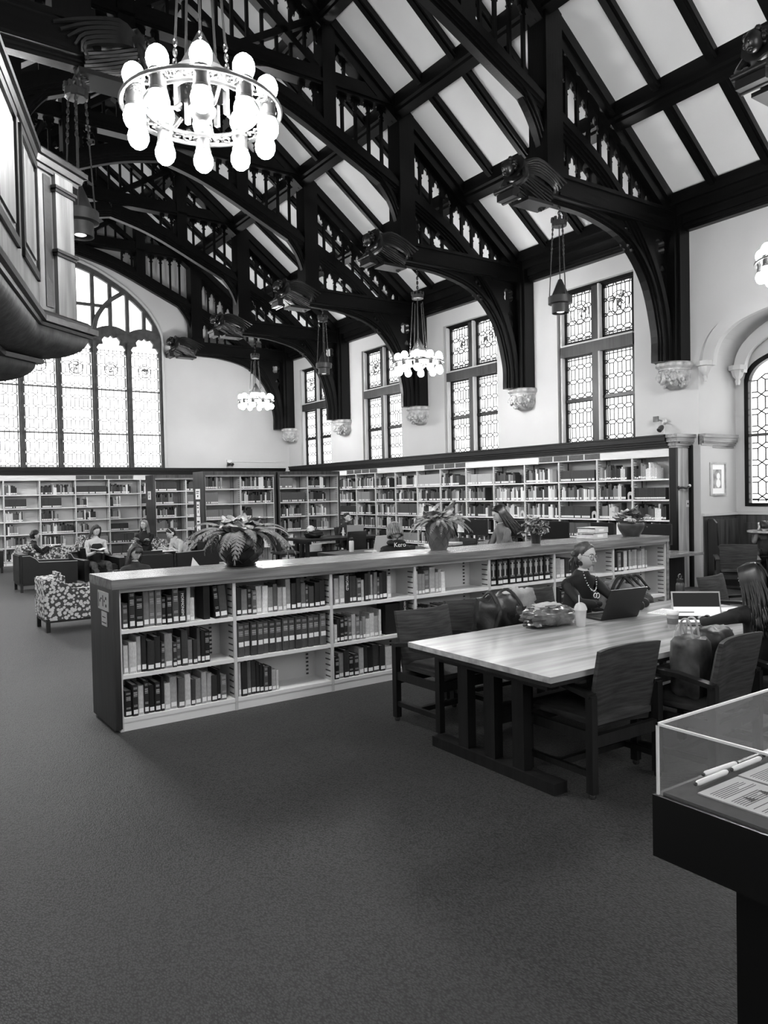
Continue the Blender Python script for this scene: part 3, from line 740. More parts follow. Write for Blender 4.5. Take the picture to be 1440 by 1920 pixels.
def strip(m, i, s0, s1, z0, z1, o0, o1):
    a = PB[i]; b = PB[i+1]; t = (b-a).normalized(); nr = Vector((t.y, -t.x)); M = Matrix(((t.x, nr.x, 0, a.x), (t.y, nr.y, 0, a.y), (0, 0, 1, 0), (0, 0, 0, 1)))
    m.box(s0, o0, z0, s1, o1, z1, M)
LA = (PB[1]-PB[0]).length; LBf = (PB[2]-PB[1]).length
for (s0, s1) in ((LA-.62, LA-.06), (LA-1.35, LA-.75), (LA-2.1, LA-1.5)):
    m = MB()
    for a, b, c, d in ((s0, s1, 3.23, 3.28), (s0, s1, 3.95, 4.0), (s0, s0+.035, 3.23, 4.0), (s1-.035, s1, 3.23, 4.0)): strip(m, 0, a, b, c, d, 0, .018)
    m.build('panel_moulding', gal_d, gt)
    m = MB(); strip(m, 0, s0+.09, s1-.09, 3.34, 3.90, 0, .012); m.build('raised_panel', gal, gt)
m = MB(); strip(m, 1, .06, .13, 3.10, 3.98, 0, .006); m.build('painted_gap_shade', gal_d, gt)  # raised dark strip stands in for the shade of a recess
m = MB(); strip(m, 1, .15, LBf-.02, 3.06, 4.01, 0, .03); m.build('pilaster', gal, gt)
for z in (3.50, 3.93):
    m = MB(); strip(m, 1, .14, LBf-.01, z-.04, z-.02, 0, .04); strip(m, 1, .13, LBf, z-.02, z, 0, .05); m.build('pilaster_cap', gal_d, gt)

# ---------------------------------------------------------------- bookcases
shelf_m = mat('shelf_enamel', .80, .45, .04, 3); back_m = mat('case_back', .60, .6, .06, 2); upr_m = mat('case_upright', .58, .5, .05, 3)
slot_m = mat('slotted_strip', .04, .6); card_m = mat('white_card', .85, .7); ink = mat('printer_ink', .02, .7); grille_m = mat('vent_grille', .06, .5, .3, 20)
end_oak = wood('case_end_oak', .035, .35, .7, 'Z', 2); top_oak = wood('case_top_oak', .20, .26, .45, 'X', 2.6, .6, 0); frieze_m = mat('frieze_panel', .66, .5, .08, 2.5, (.5, 6, 6))
def bookcase(name, label, loc, rz, xs, shelves, ztop, depth, frieze=None, cornice=None, vents=(), both=False, ends=(None, None), base=.1, strips=True):
    t = thing(name, label, 'bookcase', loc, rz)
    L0, L1 = xs[0], xs[-1]
    MB().box(L0, depth-.02, 0, L1, depth, ztop).build('back_panel', back_m, t)
    ups = MB().box(-.016, 0, 0, .016, depth-.02, ztop).mesh('upright', upr_m)
    m = MB(); 
    for k in range(int((ztop-.15)/.05)): m.box(.016, .03, .14+k*.05, .018, .03+min(.09, depth*.3), .150+k*.05)
    m.box(.016, depth*.62, .1, .019, depth*.62+.03, ztop-.02)
    slots = m.mesh('shelf_slots', slot_m)
    for x in xs:
        u = inst('upright', ups, t, (x, 0, 0))
        if strips:
            if x > L0: inst('shelf_slots', slots, u, (0, 0, 0), (0, 0, 0), (-1, 1, 1))
            if x < L1: inst('shelf_slots', slots, u)
    for i in range(len(xs)-1):
        w_ = xs[i+1]-xs[i]
        for z in shelves: inst('shelf', MB().box(.014, .004, z-.025, w_-.014, depth-.02, z).mesh('shelf', shelf_m), t, (xs[i], 0, 0))
    MB().box(L0, .01, 0, L1, .03, base-.02).build('plinth', shelf_m, t)
    if frieze:
        xs2 = [L0]+[v for ab in vents for v in ab]+[L1]
        for i in range(0, len(xs2)-1):
            a, b = xs2[i], xs2[i+1]
            if b-a < .05: continue
            if i % 2 == 0: MB().box(a, -.012, ztop-.01, b, .02, frieze).build('frieze_panel', frieze_m, t)
            else:
                gset = MB().box(a, -.004, ztop, b, .02, frieze).build('vent_surround', frieze_m, t); n = 4; w_ = (b-a)/n
                for k in range(n):
                    gr = MB().box(a+k*w_+.02, -.010, ztop+.02, a+(k+1)*w_-.02, -.003, frieze-.015).build('vent_grille', grille_m, t)
    if cornice:
        z0 = frieze or ztop
        m = MB()
        for (o, a, b) in ((-.03, z0, z0+.05), (-.06, z0+.045, z0+.09), (-.10, z0+.085, z0+.13), (-.14, z0+.125, cornice-.03), (-.16, cornice-.03, cornice)): m.box(L0+(o if ends[0] else 0), o, a, L1-(o if ends[1] else 0), depth+.02, b)
        m.build('cornice', oakx, t)
    for k, e in enumerate(ends):
        if e:
            x = L0 if k == 0 else L1; s = -1 if k == 0 else 1
            MB().box(min(x, x+s*.05), -.02, 0, max(x, x+s*.05), depth, frieze or ztop).build('end_panel', e, t)
    return t
SH = [.12, .49, .85, 1.21, 1.58, 1.955]
ZT = 2.36
RX_ = [18.60+.97*k for k in range(4, 0, -1)]+[18.607, 17.617, 16.66, 15.69, 14.74, 13.769, 12.811, 11.836, 10.857, 9.871, 9.05, 8.247]
RXS = [RX_[0]-y for y in RX_]
R_ORI = RX_[0]
V_R = [(R_ORI-19.09, R_ORI-17.48), (R_ORI-15.36, R_ORI-13.75), (R_ORI-11.41, R_ORI-9.77)]
case_right = bookcase('wall_bookcase', 'long built-in bookcase full of books under the side windows', (XB, R_ORI, 0), -PI/2, RXS, SH, ZT, .42, 2.50, 2.74, V_R)
FX = [3.355-.936*k for k in range(4, 0, -1)]+[3.355, 4.277, 5.232, 6.175, 7.10]+[7.10+.97*k for k in range(1, 6)]
case_far = bookcase('wall_bookcase', 'long built-in bookcase under the great arched window', (0, YB, 0), 0, FX, SH, ZT, .38, 2.50, 2.71, [(5.23, 6.90)])
AXS = [7.12, 8.07, 9.01]; AXS2 = [9.17, 10.02, 10.97]; BXS = [7.02, 7.93, 8.88, 9.83, 10.78]
SHA = [.10, .48, .86, 1.24, 1.615, 1.99]
ra1 = bookcase('library_stack', 'tall double bookcase with dark end panel behind the fern bowl', (0, 18.0, 0), 0, AXS, SHA, 2.34, .66, None, None, (), True, (end_oak, end_oak))
ra2 = bookcase('library_stack', 'tall bookcase with dark frame between fern bowl and reading girl', (0, 18.0, 0), 0, AXS2, SHA, 2.34, .66, None, None, (), True, (end_oak, end_oak))
rb = bookcase('library_stack', 'tall bookcase with dark end panel farthest from the camera', (0, 21.5, 0), 0, BXS, SHA, 2.36, .7, None, None, (), True, (end_oak, end_oak))
for t_, xs_, zt_, d_ in ((ra1, AXS, 2.34, .66), (ra2, AXS2, 2.34, .66), (rb, BXS, 2.36, .7)):
    MB().box(xs_[0]-.05, -.025, zt_, xs_[-1]+.05, d_, zt_+.09).build('top_rail', end_oak, t_)
    MB().box(xs_[0], -.03, zt_-.045, xs_[-1], .0, zt_).build('light_rail', top_oak, t_)
def sign(name, label, M, w_, h_, lines, seed=0):
    rnd = random.Random(seed); t = thing(name, label, 'sign', M.translation, 0); t.rotation_euler = M.to_euler()
    MB().box(-w_/2, -.006, -h_/2, w_/2, 0, h_/2).build('card', card_m, t)
    m = MB()
    for (a, b, c, d) in lines: m.box(a*w_, -.008, b*h_, c*w_, -.006, d*h_)
    m.build('printing', ink, t); return t
LN = [(-.35, .22, .3, .3), (-.35, .05, .2, .12), (-.1, -.3, .1, -.1)]
E1 = T(7.07, 18.33, 1.86) @ RZ(-PI/2)
sign('call_number_sign', 'white card on the dark end of the middle stack', T(7.068, 18.34, 1.87) @ RZ(-PI/2), .30, .26, LN)
sign('call_number_sign', 'narrow white notice below the card on the middle stack', T(7.068, 18.34, 1.50) @ RZ(-PI/2), .2, .36, LN)
sign('call_number_sign', 'long white notice lowest on the end of middle stack', T(7.068, 18.34, 1.05) @ RZ(-PI/2), .24, .5, LN)
sign('call_number_sign', 'white card on the dark end of the farthest stack', T(6.968, 21.85, 1.87) @ RZ(-PI/2), .26, .24, LN)
# end panel of the right-hand run, pilaster and the dentilled return
pale_oak = wood('pale_oak_panel', .36, .45, .4, 'Z', 1.6)
tag(MB().box(XB+.0, 8.12, 0, XR+.0, 8.2, 2.5).build('panel_end', pale_oak), kind='structure').name = 'trim_7'
tag(MB().box(XB-.03, 8.10, 0, XB+.03, 8.24, 2.5).build('post', oak), kind='structure').name = 'trim_8'
tag(MB().box(XR-.06, 8.06, 0, XR-.0, 8.19, 2.55).build('post', oak), kind='structure').name = 'trim_9'
m = MB()
for (o, a, b) in ((.02, 2.5, 2.54), (.05, 2.54, 2.60), (.09, 2.60, 2.68), (.12, 2.68, 2.74)):
    m.box(XB-o, 8.2-.08-o, a, XR+.02, 8.25, b); m.box(XR, AY+AHW-o, a, AX-.1, AY+AHW+.02, b)
for k in range(60):
    x = XB+.02+k*.026
    if x < AX-.12 and not (XR-.02 < x < XR+.03): m.box(x, (8.12 if x < XR else AY+AHW)-.075, 2.57, x+.013, (8.12 if x < XR else AY+AHW)-.05, 2.60)
tag(m.build('trim_10', top_oak), kind='structure')
tag(MB().box(XR-.01, AY+AHW-.03, 0, XR+.36, AY+AHW+.02, 2.55).build('trim_11', plaster), kind='structure')

# ---------------------------------------------------------------- the low bookcase
LX = [1.638, 2.586, 3.530, 4.488, 5.472, 6.464, 7.488, 8.510]; LY0, LY1, LZ = 5.95, 6.58, 1.18
LSH = [.10, .435, .785]
low = thing('low_bookcase', 'long waist-high double-sided bookcase with oak top and plants', 'bookcase', (0, LY0, 0))
D_ = LY1-LY0
MB().box(LX[0], D_/2-.01, 0, LX[-1], D_/2+.01, 1.1).build('back_panel', back_m, low)
ups = MB().box(-.014, .0, 0, .014, D_, 1.1).mesh('upright', upr_m)
m = MB()
for k in range(18): m.box(.014, .02, .13+k*.052, .016, .105, .141+k*.052)
slots = m.mesh('shelf_slots', slot_m)
m = MB()
for k in range(26): m.box(-.012, 0, .12+k*.036, .012, .004, .136+k*.036)
strip_me = m.mesh('slot_strip', slot_m)
for i, x in enumerate(LX):
    u = inst('upright', ups, low, (x, 0, 0))
    inst('shelf_slots', slots, u, (0, 0, 0), (0, 0, 0), (-1, 1, 1)); inst('shelf_slots', slots, u)
    if i: inst('slot_strip', strip_me, u, (-.10, D_/2-.016, 0))
for i in range(7):
    w_ = LX[i+1]-LX[i]
    for z in LSH: inst('shelf', MB().box(.012, 0.002, z-.03, w_-.012, D_/2-.01, z).box(.012, D_/2+.01, z-.03, w_-.012, D_-.002, z).mesh('shelf', shelf_m), low, (LX[i], 0, 0))
MB().box(LX[0], .006, 0, LX[-1], D_-.006, .072).build('plinth', shelf_m, low)
b = MB().box(LX[0]-.055, -.022, 1.105, LX[-1]+.055, D_+.022, LZ).build('top_board', top_oak, low)
MB().box(LX[0], -.014, 1.075, LX[-1], .01, 1.107).box(LX[0], D_-.01, 1.075, LX[-1], D_+.014, 1.107).build('apron_rail', top_oak, low)
dk = wood('dark_end_oak', .028, .4, .6, 'Z', 2)
for x in (LX[0]-.055, LX[-1]+.012):
    MB().box(x, -.015, .02, x+.043, D_+.015, 1.106).build('end_panel', dk if x < 4 else top_oak, low)
edge = MB().box(LX[0]-.055, -.028, .03, LX[0]-.004, -.014, 1.106).build('end_stile', dk, low)
sign('shelf_sign', 'white call number sign on the dark end of low bookcase', T(LX[0]-.056, LY0+.22, 1.0) @ RZ(-PI/2), .30, .145, [(-.42, -.38, -.40, .38), (-.02, -.3, .02, .3), (-.3, -.1, -.24, .05), (-.2, .05, -.12, .15), (.12, -.05, .17, .08), (.25, -.3, .33, -.15), (.25, .1, .33, .25)])
sign('shelf_sign', 'small faded card below the sign on the low bookcase', T(LX[0]-.056, LY0+.20, .86) @ RZ(-PI/2), .15, .11, [(-.4, -.3, .4, -.25), (-.3, .1, .3, .15)])

# ---------------------------------------------------------------- books
TONES = [.008, .012, .018, .028, .045, .07, .11, .17, .26, .38, .55, .75]
NAMES = ['black', 'black', 'near-black', 'very dark', 'very dark', 'dark grey', 'dark grey', 'mid-grey', 'mid-grey', 'light grey', 'pale', 'white']
page_m = mat('paper_edges', .7, .8, .1, 30); gilt = mat('spine_print', .5, .5)
cov = []
for i, v in enumerate(TONES):
    cm = mat('book_cloth_%02d' % i, v, .5, .18, 9, spec=.4)
    m = MB(); n = 6
    P = [(.5-.5*math.cos(PI*k/n), .035-.035*math.sin(PI*k/n)) for k in range(n+1)]
    O = [(0, 1)]+P+[(1, 1)]; I = [(.93, 1), (.93, .06), (.07, .06), (.07, 1)]
    m.plate(O+I, [], 1.0, T(0, 0, .5)); cov.append(m.mesh('book', cm))
PAGE = MB().box(.07, .06, .03, .93, .97, .97).mesh('page_block', page_m)
LABEL = MB().box(.14, -.012, .07, .86, .01, .20).mesh('spine_label', card_m)
LABELH = MB().box(.14, -.012, .30, .86, .01, .44).mesh('spine_label', card_m)
TITLE = MB()
for z, h in ((.90, .012), (.86, .012), (.74, .02), (.70, .015), (.66, .02), (.62, .012), (.34, .012), (.3, .012)): TITLE.box(.2, -.006, z, .8, .01, z+h)
TITLE = TITLE.mesh('spine_title', gilt)
TITLE2 = MB().box(.38, -.006, .35, .62, .01, .85).mesh('spine_title', gilt)
ORDN = ['first', 'second', 'third', 'fourth', 'fifth', 'sixth', 'seventh', 'eighth', 'ninth', 'tenth', 'eleventh', 'twelfth', 'thirteenth', 'fourteenth', 'fifteenth', 'sixteenth', 'seventeenth', 'eighteenth', 'nineteenth', 'twentieth', 'twenty-first', 'twenty-second', 'twenty-third', 'twenty-fourth']
def place_book(M, x, z, w_, h_, d_, tone, lean, label, group, extras, setback=.02):
    o = inst('book', cov[tone]); MM = M @ T(x, setback, z) @ RY(lean); o.location = MM.translation; o.rotation_euler = MM.to_euler(); o.scale = (w_, d_, h_)
    tag(o, label, 'book', group)
    for e in extras:
        if e == 'p': inst('page_block', PAGE, o)
        elif e == 'l': inst('spine_label', LABEL, o)
        elif e == 'h': inst('spine_label', LABELH, o)
        elif e == 't': inst('spine_title', TITLE, o)
        elif e == 'u': inst('spine_title', TITLE2, o)
        elif isinstance(e, tuple):
            m = MB(); m.text(e[0], e[1], T(w_*.5, -.004, h_*e[2]) @ RX(PI/2) @ RZ(-PI/2)); c = m.build('spine_lettering', card_m, o); c.scale = (1/w_, 1/d_, 1/h_)
    return o
rnd = random.Random(11)
LM = T(0, LY0, 0)
def wrow(n, tot, jitter=.35):
    ws = [1+rnd.uniform(-jitter, jitter) for _ in range(n)]; s = sum(ws); return [tot*a/s for a in ws]
# (bay, shelf 2 = top, start, end as part of the bay, number, tones, heights, style)
MIX = [1, 2, 3, 4, 5, 6, 7, 9, 10]; DRK = [0, 1, 2, 3, 4, 5]
ROWS = [(0, 2, .02, .66, 12, [5, 3, 0, 7, 7, 7, 1, 1, 5, 2, 9, 10], (.19, .30), 'mix'), (0, 2, .80, .93, 2, [0, 5], (.27, .29), 'lean'),
        (0, 1, .02, .80, 16, [10, 10, 9, 2, 3, 2, 4, 8, 3, 5, 4, 7, 3, 5, 1, 0], (.20, .29), 'mix'),
        (0, 0, .02, .95, 18, [1, 2, 10, 2, 1, 2, 1, 10, 9, 6, 10, 4, 8, 9, 9, 3, 1, 7], (.20, .29), 'mix'),
        (1, 2, .02, .98, 18, [2, 7, 2, 6, 10, 11, 8, 6, 9, 10, 8, 3, 2, 6, 4, 4, 1, 2], (.19, .28), 'mix'),
        (1, 1, .02, .98, 14, [5, 5, 4, 5, 5, 4, 5, 5, 5, 4, 5, 5, 5, 6], (.275, .285), 'set'),
        (1, 0, .02, .44, 10, [10, 2, 6, 3, 2, 1, 5, 2, 9, 10], (.14, .29), 'desc'),
        (2, 2, .04, .74, 15, [9, 9, 2, 4, 4, 5, 10, 3, 4, 9, 7, 5, 3, 1, 10], (.20, .28), 'mix'),
        (2, 1, .02, .60, 13, [10, 2, 1, 3, 6, 9, 7, 8, 8, 10, 10, 9, 10], (.16, .26), 'mix'), (2, 1, .84, .96, 1, [1], (.30, .30), 'arch'),
        (2, 0, .02, .80, 12, [1, 8, 3, 2, 3, 9, 3, 1, 4, 3, 10, 9], (.19, .27), 'mix'),
        (3, 2, .0, .42, 8, [10, 8, 8, 7, 9, 9, 9, 11], (.19, .27), 'mix'),
        (3, 1, .02, .76, 15, [6, 5, 6, 5, 6, 5, 5, 8, 9, 9, 10, 9, 9, 7, 8], (.16, .24), 'mix'), (3, 0, .05, .7, 10, DRK*2, (.18, .26), 'mix'),
        (4, 2, .03, .98, 10, [0]*10, (.275, .28), 'black'), (4, 1, .1, .8, 8, [9, 2, 10, 3, 10, 8, 2, 9], (.18, .25), 'mix'), (4, 0, .05, .7, 8, MIX, (.18, .25), 'mix'),
        (5, 2, .04, .45, 6, [9, 10, 3, 2, 3, 1], (.2, .27), 'mix'), (5, 1, .05, .6, 7, MIX, (.18, .25), 'mix'),
        (6, 2, .04, .68, 13, [0, 7, 2, 10, 3, 9, 8, 8, 9, 8, 9, 9, 8], (.22, .26), 'tall'), (6, 1, .02, .6, 9, [9, 10, 2, 9, 2, 10, 9, 7, 9], (.2, .25), 'tall')]
SHN = ['bottom', 'middle', 'top']
nb = 0; used_rows = {}
for (bay, sh, a, b_, n, tones, (h0, h1), style) in ROWS:
    W_ = LX[bay+1]-LX[bay]-.03; x = LX[bay]+.015+a*W_; ws = wrow(n, (b_-a)*W_*.985, .12 if style in ('set', 'black') else .4)
    for k in range(n):
        w_ = ws[k]; tone = tones[k % len(tones)]; h_ = rnd.uniform(h0, h1); d_ = rnd.uniform(.17, .22); lean = 0; ex = ['p']
        if style == 'desc': h_ = h1-(h1-h0)*max(0, k-3)/(n-3)*rnd.uniform(.8, 1.1)
        if style == 'lean': lean = -.09+.02*k; d_ = .23
        elif style == 'mix' and rnd.random() < .12 and k > 2: lean = .03
        if style == 'set': ex += ['h', 't']
        elif style == 'black': ex += ['u', 'l', 't']
        elif style == 'arch': ex += ['l', ('ARCHITECTURE', .032, .64)]; d_ = .26
        else:
            if w_ > .022: ex.append('l')
            if rnd.random() < .45 and w_ > .028 and tone < 8: ex.append('t')
        if bay == 0 and sh == 2 and k == 9: ex = ['p', 'l', ('MORMONISM', .030, .58)]; w_ = max(w_, .05)
        if bay == 0 and sh == 2 and k in (3, 4, 5): h_ = .285
        if bay == 2 and sh == 2 and k == 2: ex = ['p', ('WORLD', .036, .68)]
        idx = used_rows.get((bay, sh), 0); used_rows[(bay, sh)] = idx+1
        lab = '%s book, %s from left, %s shelf of low bookcase, %s bay from left' % (NAMES[tone], ORDN[idx], SHN[sh], ORDN[bay])
        place_book(LM, x+(.04 if lean < 0 else 0), LSH[sh]+.001, w_*.97, min(h_, .30), d_, tone, lean, lab, 'books on the low bookcase', ex, .018+rnd.uniform(0, .02)); nb += 1
        x += w_
o = MB().box(LX[2]+.63, LY0+.05, LSH[1], LX[2]+.80, LY0+.2, LSH[1]+.29).build('box_file', cov[0].materials[0]); tag(o, 'black box file standing beside the architecture book', 'file box')
o = MB().box(LX[0]+.70, LY0+.06, LSH[2], LX[0]+.755, LY0+.24, LSH[2]+.29).build('box_file', cov[0].materials[0]); tag(o, 'tall black binder near right end of first bay top shelf', 'file box')

# wall books: the nearest of the right-hand run one by one, the others as one mass of books
def stuff_mat():
    m = bpy.data.materials.new('massed_books'); m.use_nodes = True; N = m.node_tree.nodes; L = m.node_tree.links; b = N['Principled BSDF']; b.inputs['Roughness'].default_value = .55
    at = N.new('ShaderNodeAttribute'); at.attribute_name = 'tone'; L.new(at.outputs['Color'], b.inputs['Base Color']); return m
stuff = MB(); stone_v = []
def stuff_book(M, x, z, w_, h_, d_, v, label):
    stuff.box(x, .03, z, x+w_*.96, .03+d_, z+h_, M); stone_v.extend([v]*6)
    if label: stuff.box(x+w_*.1, .026, z+.015, x+w_*.86, .031, z+.055, M); stone_v.extend([.8]*6)
ord_right = {}
def fill_row(M, x0, x1, z, hmax, rnd, style, single=None, full=None):
    n_ = 0
    frac = full if full is not None else rnd.choice([.35, .5, .6, .62, .7, .8, .95])
    end = x0+(x1-x0)*frac; x = x0+.01
    base = rnd.choice([3, 5, 6, 7, 8, 9]); sets = rnd.random() < .25; hs = rnd.uniform(.6, .82)*hmax; tn = base; run = 0
    while x < end-.02:
        if sets: w_ = .030+.002*(base % 3); tone = base if rnd.random() < .9 else max(0, base-1); h_ = hs
        else:
            w_ = rnd.uniform(.018, .05); h_ = rnd.uniform(.52, .86)*hmax
            if run <= 0: tn = rnd.choice([0, 1, 1, 2, 3, 3, 4, 5, 6, 7, 8, 9, 10, 10, 11]); run = rnd.choice([1, 1, 2, 3])
            run -= 1; tone = tn
        if x+w_ > x1-.015: break
        if single: single(x, w_, h_, tone, n_)
        else: stuff_book(M, x, z, w_, h_, rnd.uniform(.16, .22), TONES[tone], rnd.random() < .8)
        x += w_; n_ += 1
    return x
MR = T(XB, R_ORI, 0) @ RZ(-PI/2)
nbays = len(RXS)-1; budget = 300-nb
order = [(nbays-1, 5), (nbays-1, 4), (nbays-2, 5), (nbays-2, 4), (nbays-1, 3), (nbays-3, 5), (nbays-3, 4), (nbays-2, 3)]
single_rows = {}; cnt = 0
RN = {nbays-1: 'nearest the alcove', nbays-2: 'second from alcove', nbays-3: 'third from alcove'}
RSN = {5: 'top', 4: 'second', 3: 'third', 2: 'fourth', 1: 'fifth'}
ends_at = {}
for bi in range(nbays-1, -1, -1):
    x0, x1 = RXS[bi]+.02, RXS[bi+1]-.02
    for si in (5, 4, 3, 2, 1, 0):
        rr = random.Random(bi*17+si*5+3); z = SH[si]+.001
        hm = .36
        if (bi, si) in order and cnt < budget-6:
            def single(x, w_, h_, tone, k, bi=bi, si=si, z=z):
                global cnt
                if cnt >= budget: stuff_book(MR, x, z, w_, h_, .2, TONES[tone], True); return
                cnt += 1
                place_book(MR, x, z, w_*.97, h_, .2, tone, 0, '%s book, %s from left, %s shelf of window-wall bookcase, bay %s' % (NAMES[tone], ORDN[min(k, 23)], RSN[si], RN[bi]), 'books on the window-wall bookcase', ['p', 'l'], .03)
            xe = fill_row(MR, x0, x1, z, hm, rr, None, single, rr.choice([.62, .78, .85, .9]))
        else: xe = fill_row(MR, x0, x1, z, hm, rr, None, None, rr.choice([.7, .85, .95, 1, 1, 1, .8]))
        ends_at[(bi, si)] = (xe, x1)
for i in range(len(FX)-1):
    for si in range(6): fill_row(T(0, YB, 0), FX[i]+.02, FX[i+1]-.02, SH[si]+.001, .35, random.Random(i*31+si*7+1), None, None)
for xs_, y_, s_ in ((AXS, 18.0, 5), (AXS2, 18.0, 6), (BXS, 21.5, 7)):
    for i in range(len(xs_)-1):
        for si in range(6): fill_row(T(0, y_, 0), xs_[i]+.02, xs_[i+1]-.02, SHA[si]+.001, .36, random.Random(i*13+si*3+s_*100), None, None)
me = stuff.mesh('massed_books', stuff_mat()); ca = me.color_attributes.new('tone', 'FLOAT_COLOR', 'CORNER')
vals = []
for v in stone_v: vals += [v, v, v, 1]*4
ca.data.foreach_set('color', vals)
o = inst('massed_books', me); tag(o, 'rows of small distant books filling the wall and stack shelves', 'books', kind='stuff')
# bookends
BE = MB().plate([(-.06, 0), (.06, 0), (.06, .10), (.045, .135), (.02, .15), (-.02, .15), (-.045, .135), (-.06, .10)], [[(-.028, .0+.012), (.028, .012), (.028, .07), (0, .095), (-.028, .07)]], .006, MXZ).mesh('bookend', mat('bookend_enamel', .5, .5))
k_ = 0
for (bi, si), (xe, x1) in ends_at.items():
    if bi >= nbays-5 and si in (3, 4) and x1-xe > .14:
        p = MR @ Vector((xe+.08, .06, SH[si]+.001)); o = inst('bookend', BE, None, p, (0, 0, -PI/2)); k_ += 1
        tag(o, 'grey arched metal bookend on %s shelf of window-wall bookcase, bay %s' % (RSN[si], ['fifth from alcove', 'fourth from alcove', 'third from alcove', 'second from alcove', 'nearest alcove'][bi-nbays+5]), 'bookend', 'arched bookends')
print('books', nb, cnt, len(stuff.f))
from mathutils import noise as mnoise
# ---------------------------------------------------------------- reading chairs and tables
fabric = mat('chair_tweed', .036, .85, .55, 5, (1.2, 1.2, 14), .3, 60); frame_o = wood('chair_oak', .012, .38, .5, 'Z', 3)
table_o = wood('table_oak', .42, .18, .35, 'X', 1.6, .6, .03); table_d = wood('table_base_oak', .009, .45, .5, 'Z', 2); rubber = mat('rubber', .006, .6); chrome = mat('chrome', .5, .15, metal=1)
def pad(x0, x1, z0, z1, y0, lean, curve, th, n=8, k=7):
    m = MB(); v = []; f = []
    for side in (0, 1):
        for j in range(k+1):
            for i in range(n+1):
                u = i/n; w = j/k; x = x0+(x1-x0)*u; z = z0+(z1-z0)*w
                e = min(1, 5*min(u, 1-u), 5*min(w, 1-w)); e = .35+.65*math.sin(e*PI/2)
                y = y0+lean*w-curve*(2*u-1)**2+curve+(th*.5*e if side else -th*.5*e); v.append((x, y, z))
    q = (n+1)*(k+1)
    for j in range(k):
        for i in range(n):
            a = j*(n+1)+i; f.append((a, a+1, a+n+2, a+n+1)); f.append((q+a+1, q+a, q+a+n+1, q+a+n+2))
    for i in range(n): f.append((i+1, i, q+i, q+i+1)); a = k*(n+1)+i; f.append((a, a+1, q+a+1, q+a))
    for j in range(k): a = j*(n+1); f.append((a, a+n+1, q+a+n+1, q+a)); a += n; f.append((a+n+1, a, q+a, q+a+n+1))
    return m.add(v, f)
CH = {}
def mk_chair():
    W2 = .30
    CH['seat'] = MB().add(*(lambda m: (m.v, m.f))(pad(-.255, .255, -.27, .25, 0, 0, 0, .10))).mesh('seat', fabric, 60)
    CH['seat'].transform(T(0, 0, .43) @ RX(-PI/2))
    CH['backrest'] = pad(-.275, .275, .36, .86, .20, .10, -.05, .075).mesh('backrest', fabric, 50)
    CH['front_leg'] = MB().box(-.024, -.024, .03, .024, .024, .625).mesh('leg', frame_o)
    CH['rear_leg'] = MB().box(-.024, -.024, .03, .024, .026, .60).mesh('leg', frame_o)
    CH['foot'] = MB().lathe([(.018, 0), (.022, .008), (.022, .03), (.014, .034)], 10).mesh('glide', chrome, 40)
    CH['arm'] = MB().sweepxz([(-.30, .635), (-.15, .645), (.05, .635), (.27, .60)], [(-.014, -.032), (.014, -.032), (.014, .032), (-.014, .032)]).mesh('armrest', frame_o); CH['arm'].transform(RZ(PI/2))
    CH['rail'] = MB().box(-.28, -.018, -.035, .28, .018, .035).mesh('seat_rail', frame_o)
    CH['side'] = MB().box(-.015, -.26, -.03, .015, .26, .03).mesh('side_rail', frame_o)
mk_chair()
def chair(x, y, rz, label, group='upholstered oak reading chairs'):
    t = thing('reading_chair', label, 'chair', (x, y, 0), rz, group)
    inst('seat', CH['seat'], t); inst('backrest', CH['backrest'], t)
    for s in (-1, 1):
        for nm, yy in (('front_leg', -.26), ('rear_leg', .26)):
            l = inst('leg', CH[nm], t, (s*.30, yy, 0)); inst('glide', CH['foot'], l)
        inst('armrest', CH['arm'], t, (s*.30, 0, 0)); inst('side_rail', CH['side'], t, (s*.30, 0, .36)); inst('stretcher', CH['side'], t, (s*.30, 0, .14), (0, 0, 0), (1, 1, .6))
    inst('seat_rail', CH['rail'], t, (0, .26, .33)); inst('seat_rail', CH['rail'], t, (0, -.26, .36)); inst('stretcher', CH['rail'], t, (0, 0, .14), (0, 0, 0), (1.05, 1, .5))
    return t
chair(3.78, 4.62, .03, 'upholstered oak chair tucked at the left end of table, far side')
chair(4.42, 4.78, .0, 'upholstered chair beyond the table with a black backpack on it')
chair(5.28, 4.86, .0, 'upholstered chair of the girl with glasses')
chair(6.12, 4.80, -.1, 'upholstered chair beyond the table holding a strapped rucksack')
chair(3.77, 3.18, PI-.02, 'upholstered oak chair seen from behind nearest the camera')
chair(4.46, 2.90, PI+.10, 'upholstered chair seen from behind holding bags at the table')
chair(5.16, 2.78, PI+.05, 'upholstered chair under the dark-haired girl at right edge')
chair(7.45, 4.35, .12, 'empty upholstered chair beyond the dark-haired girl')
chair(11.85, 6.95, 2.2, 'empty upholstered chair in front of the alcove settle')
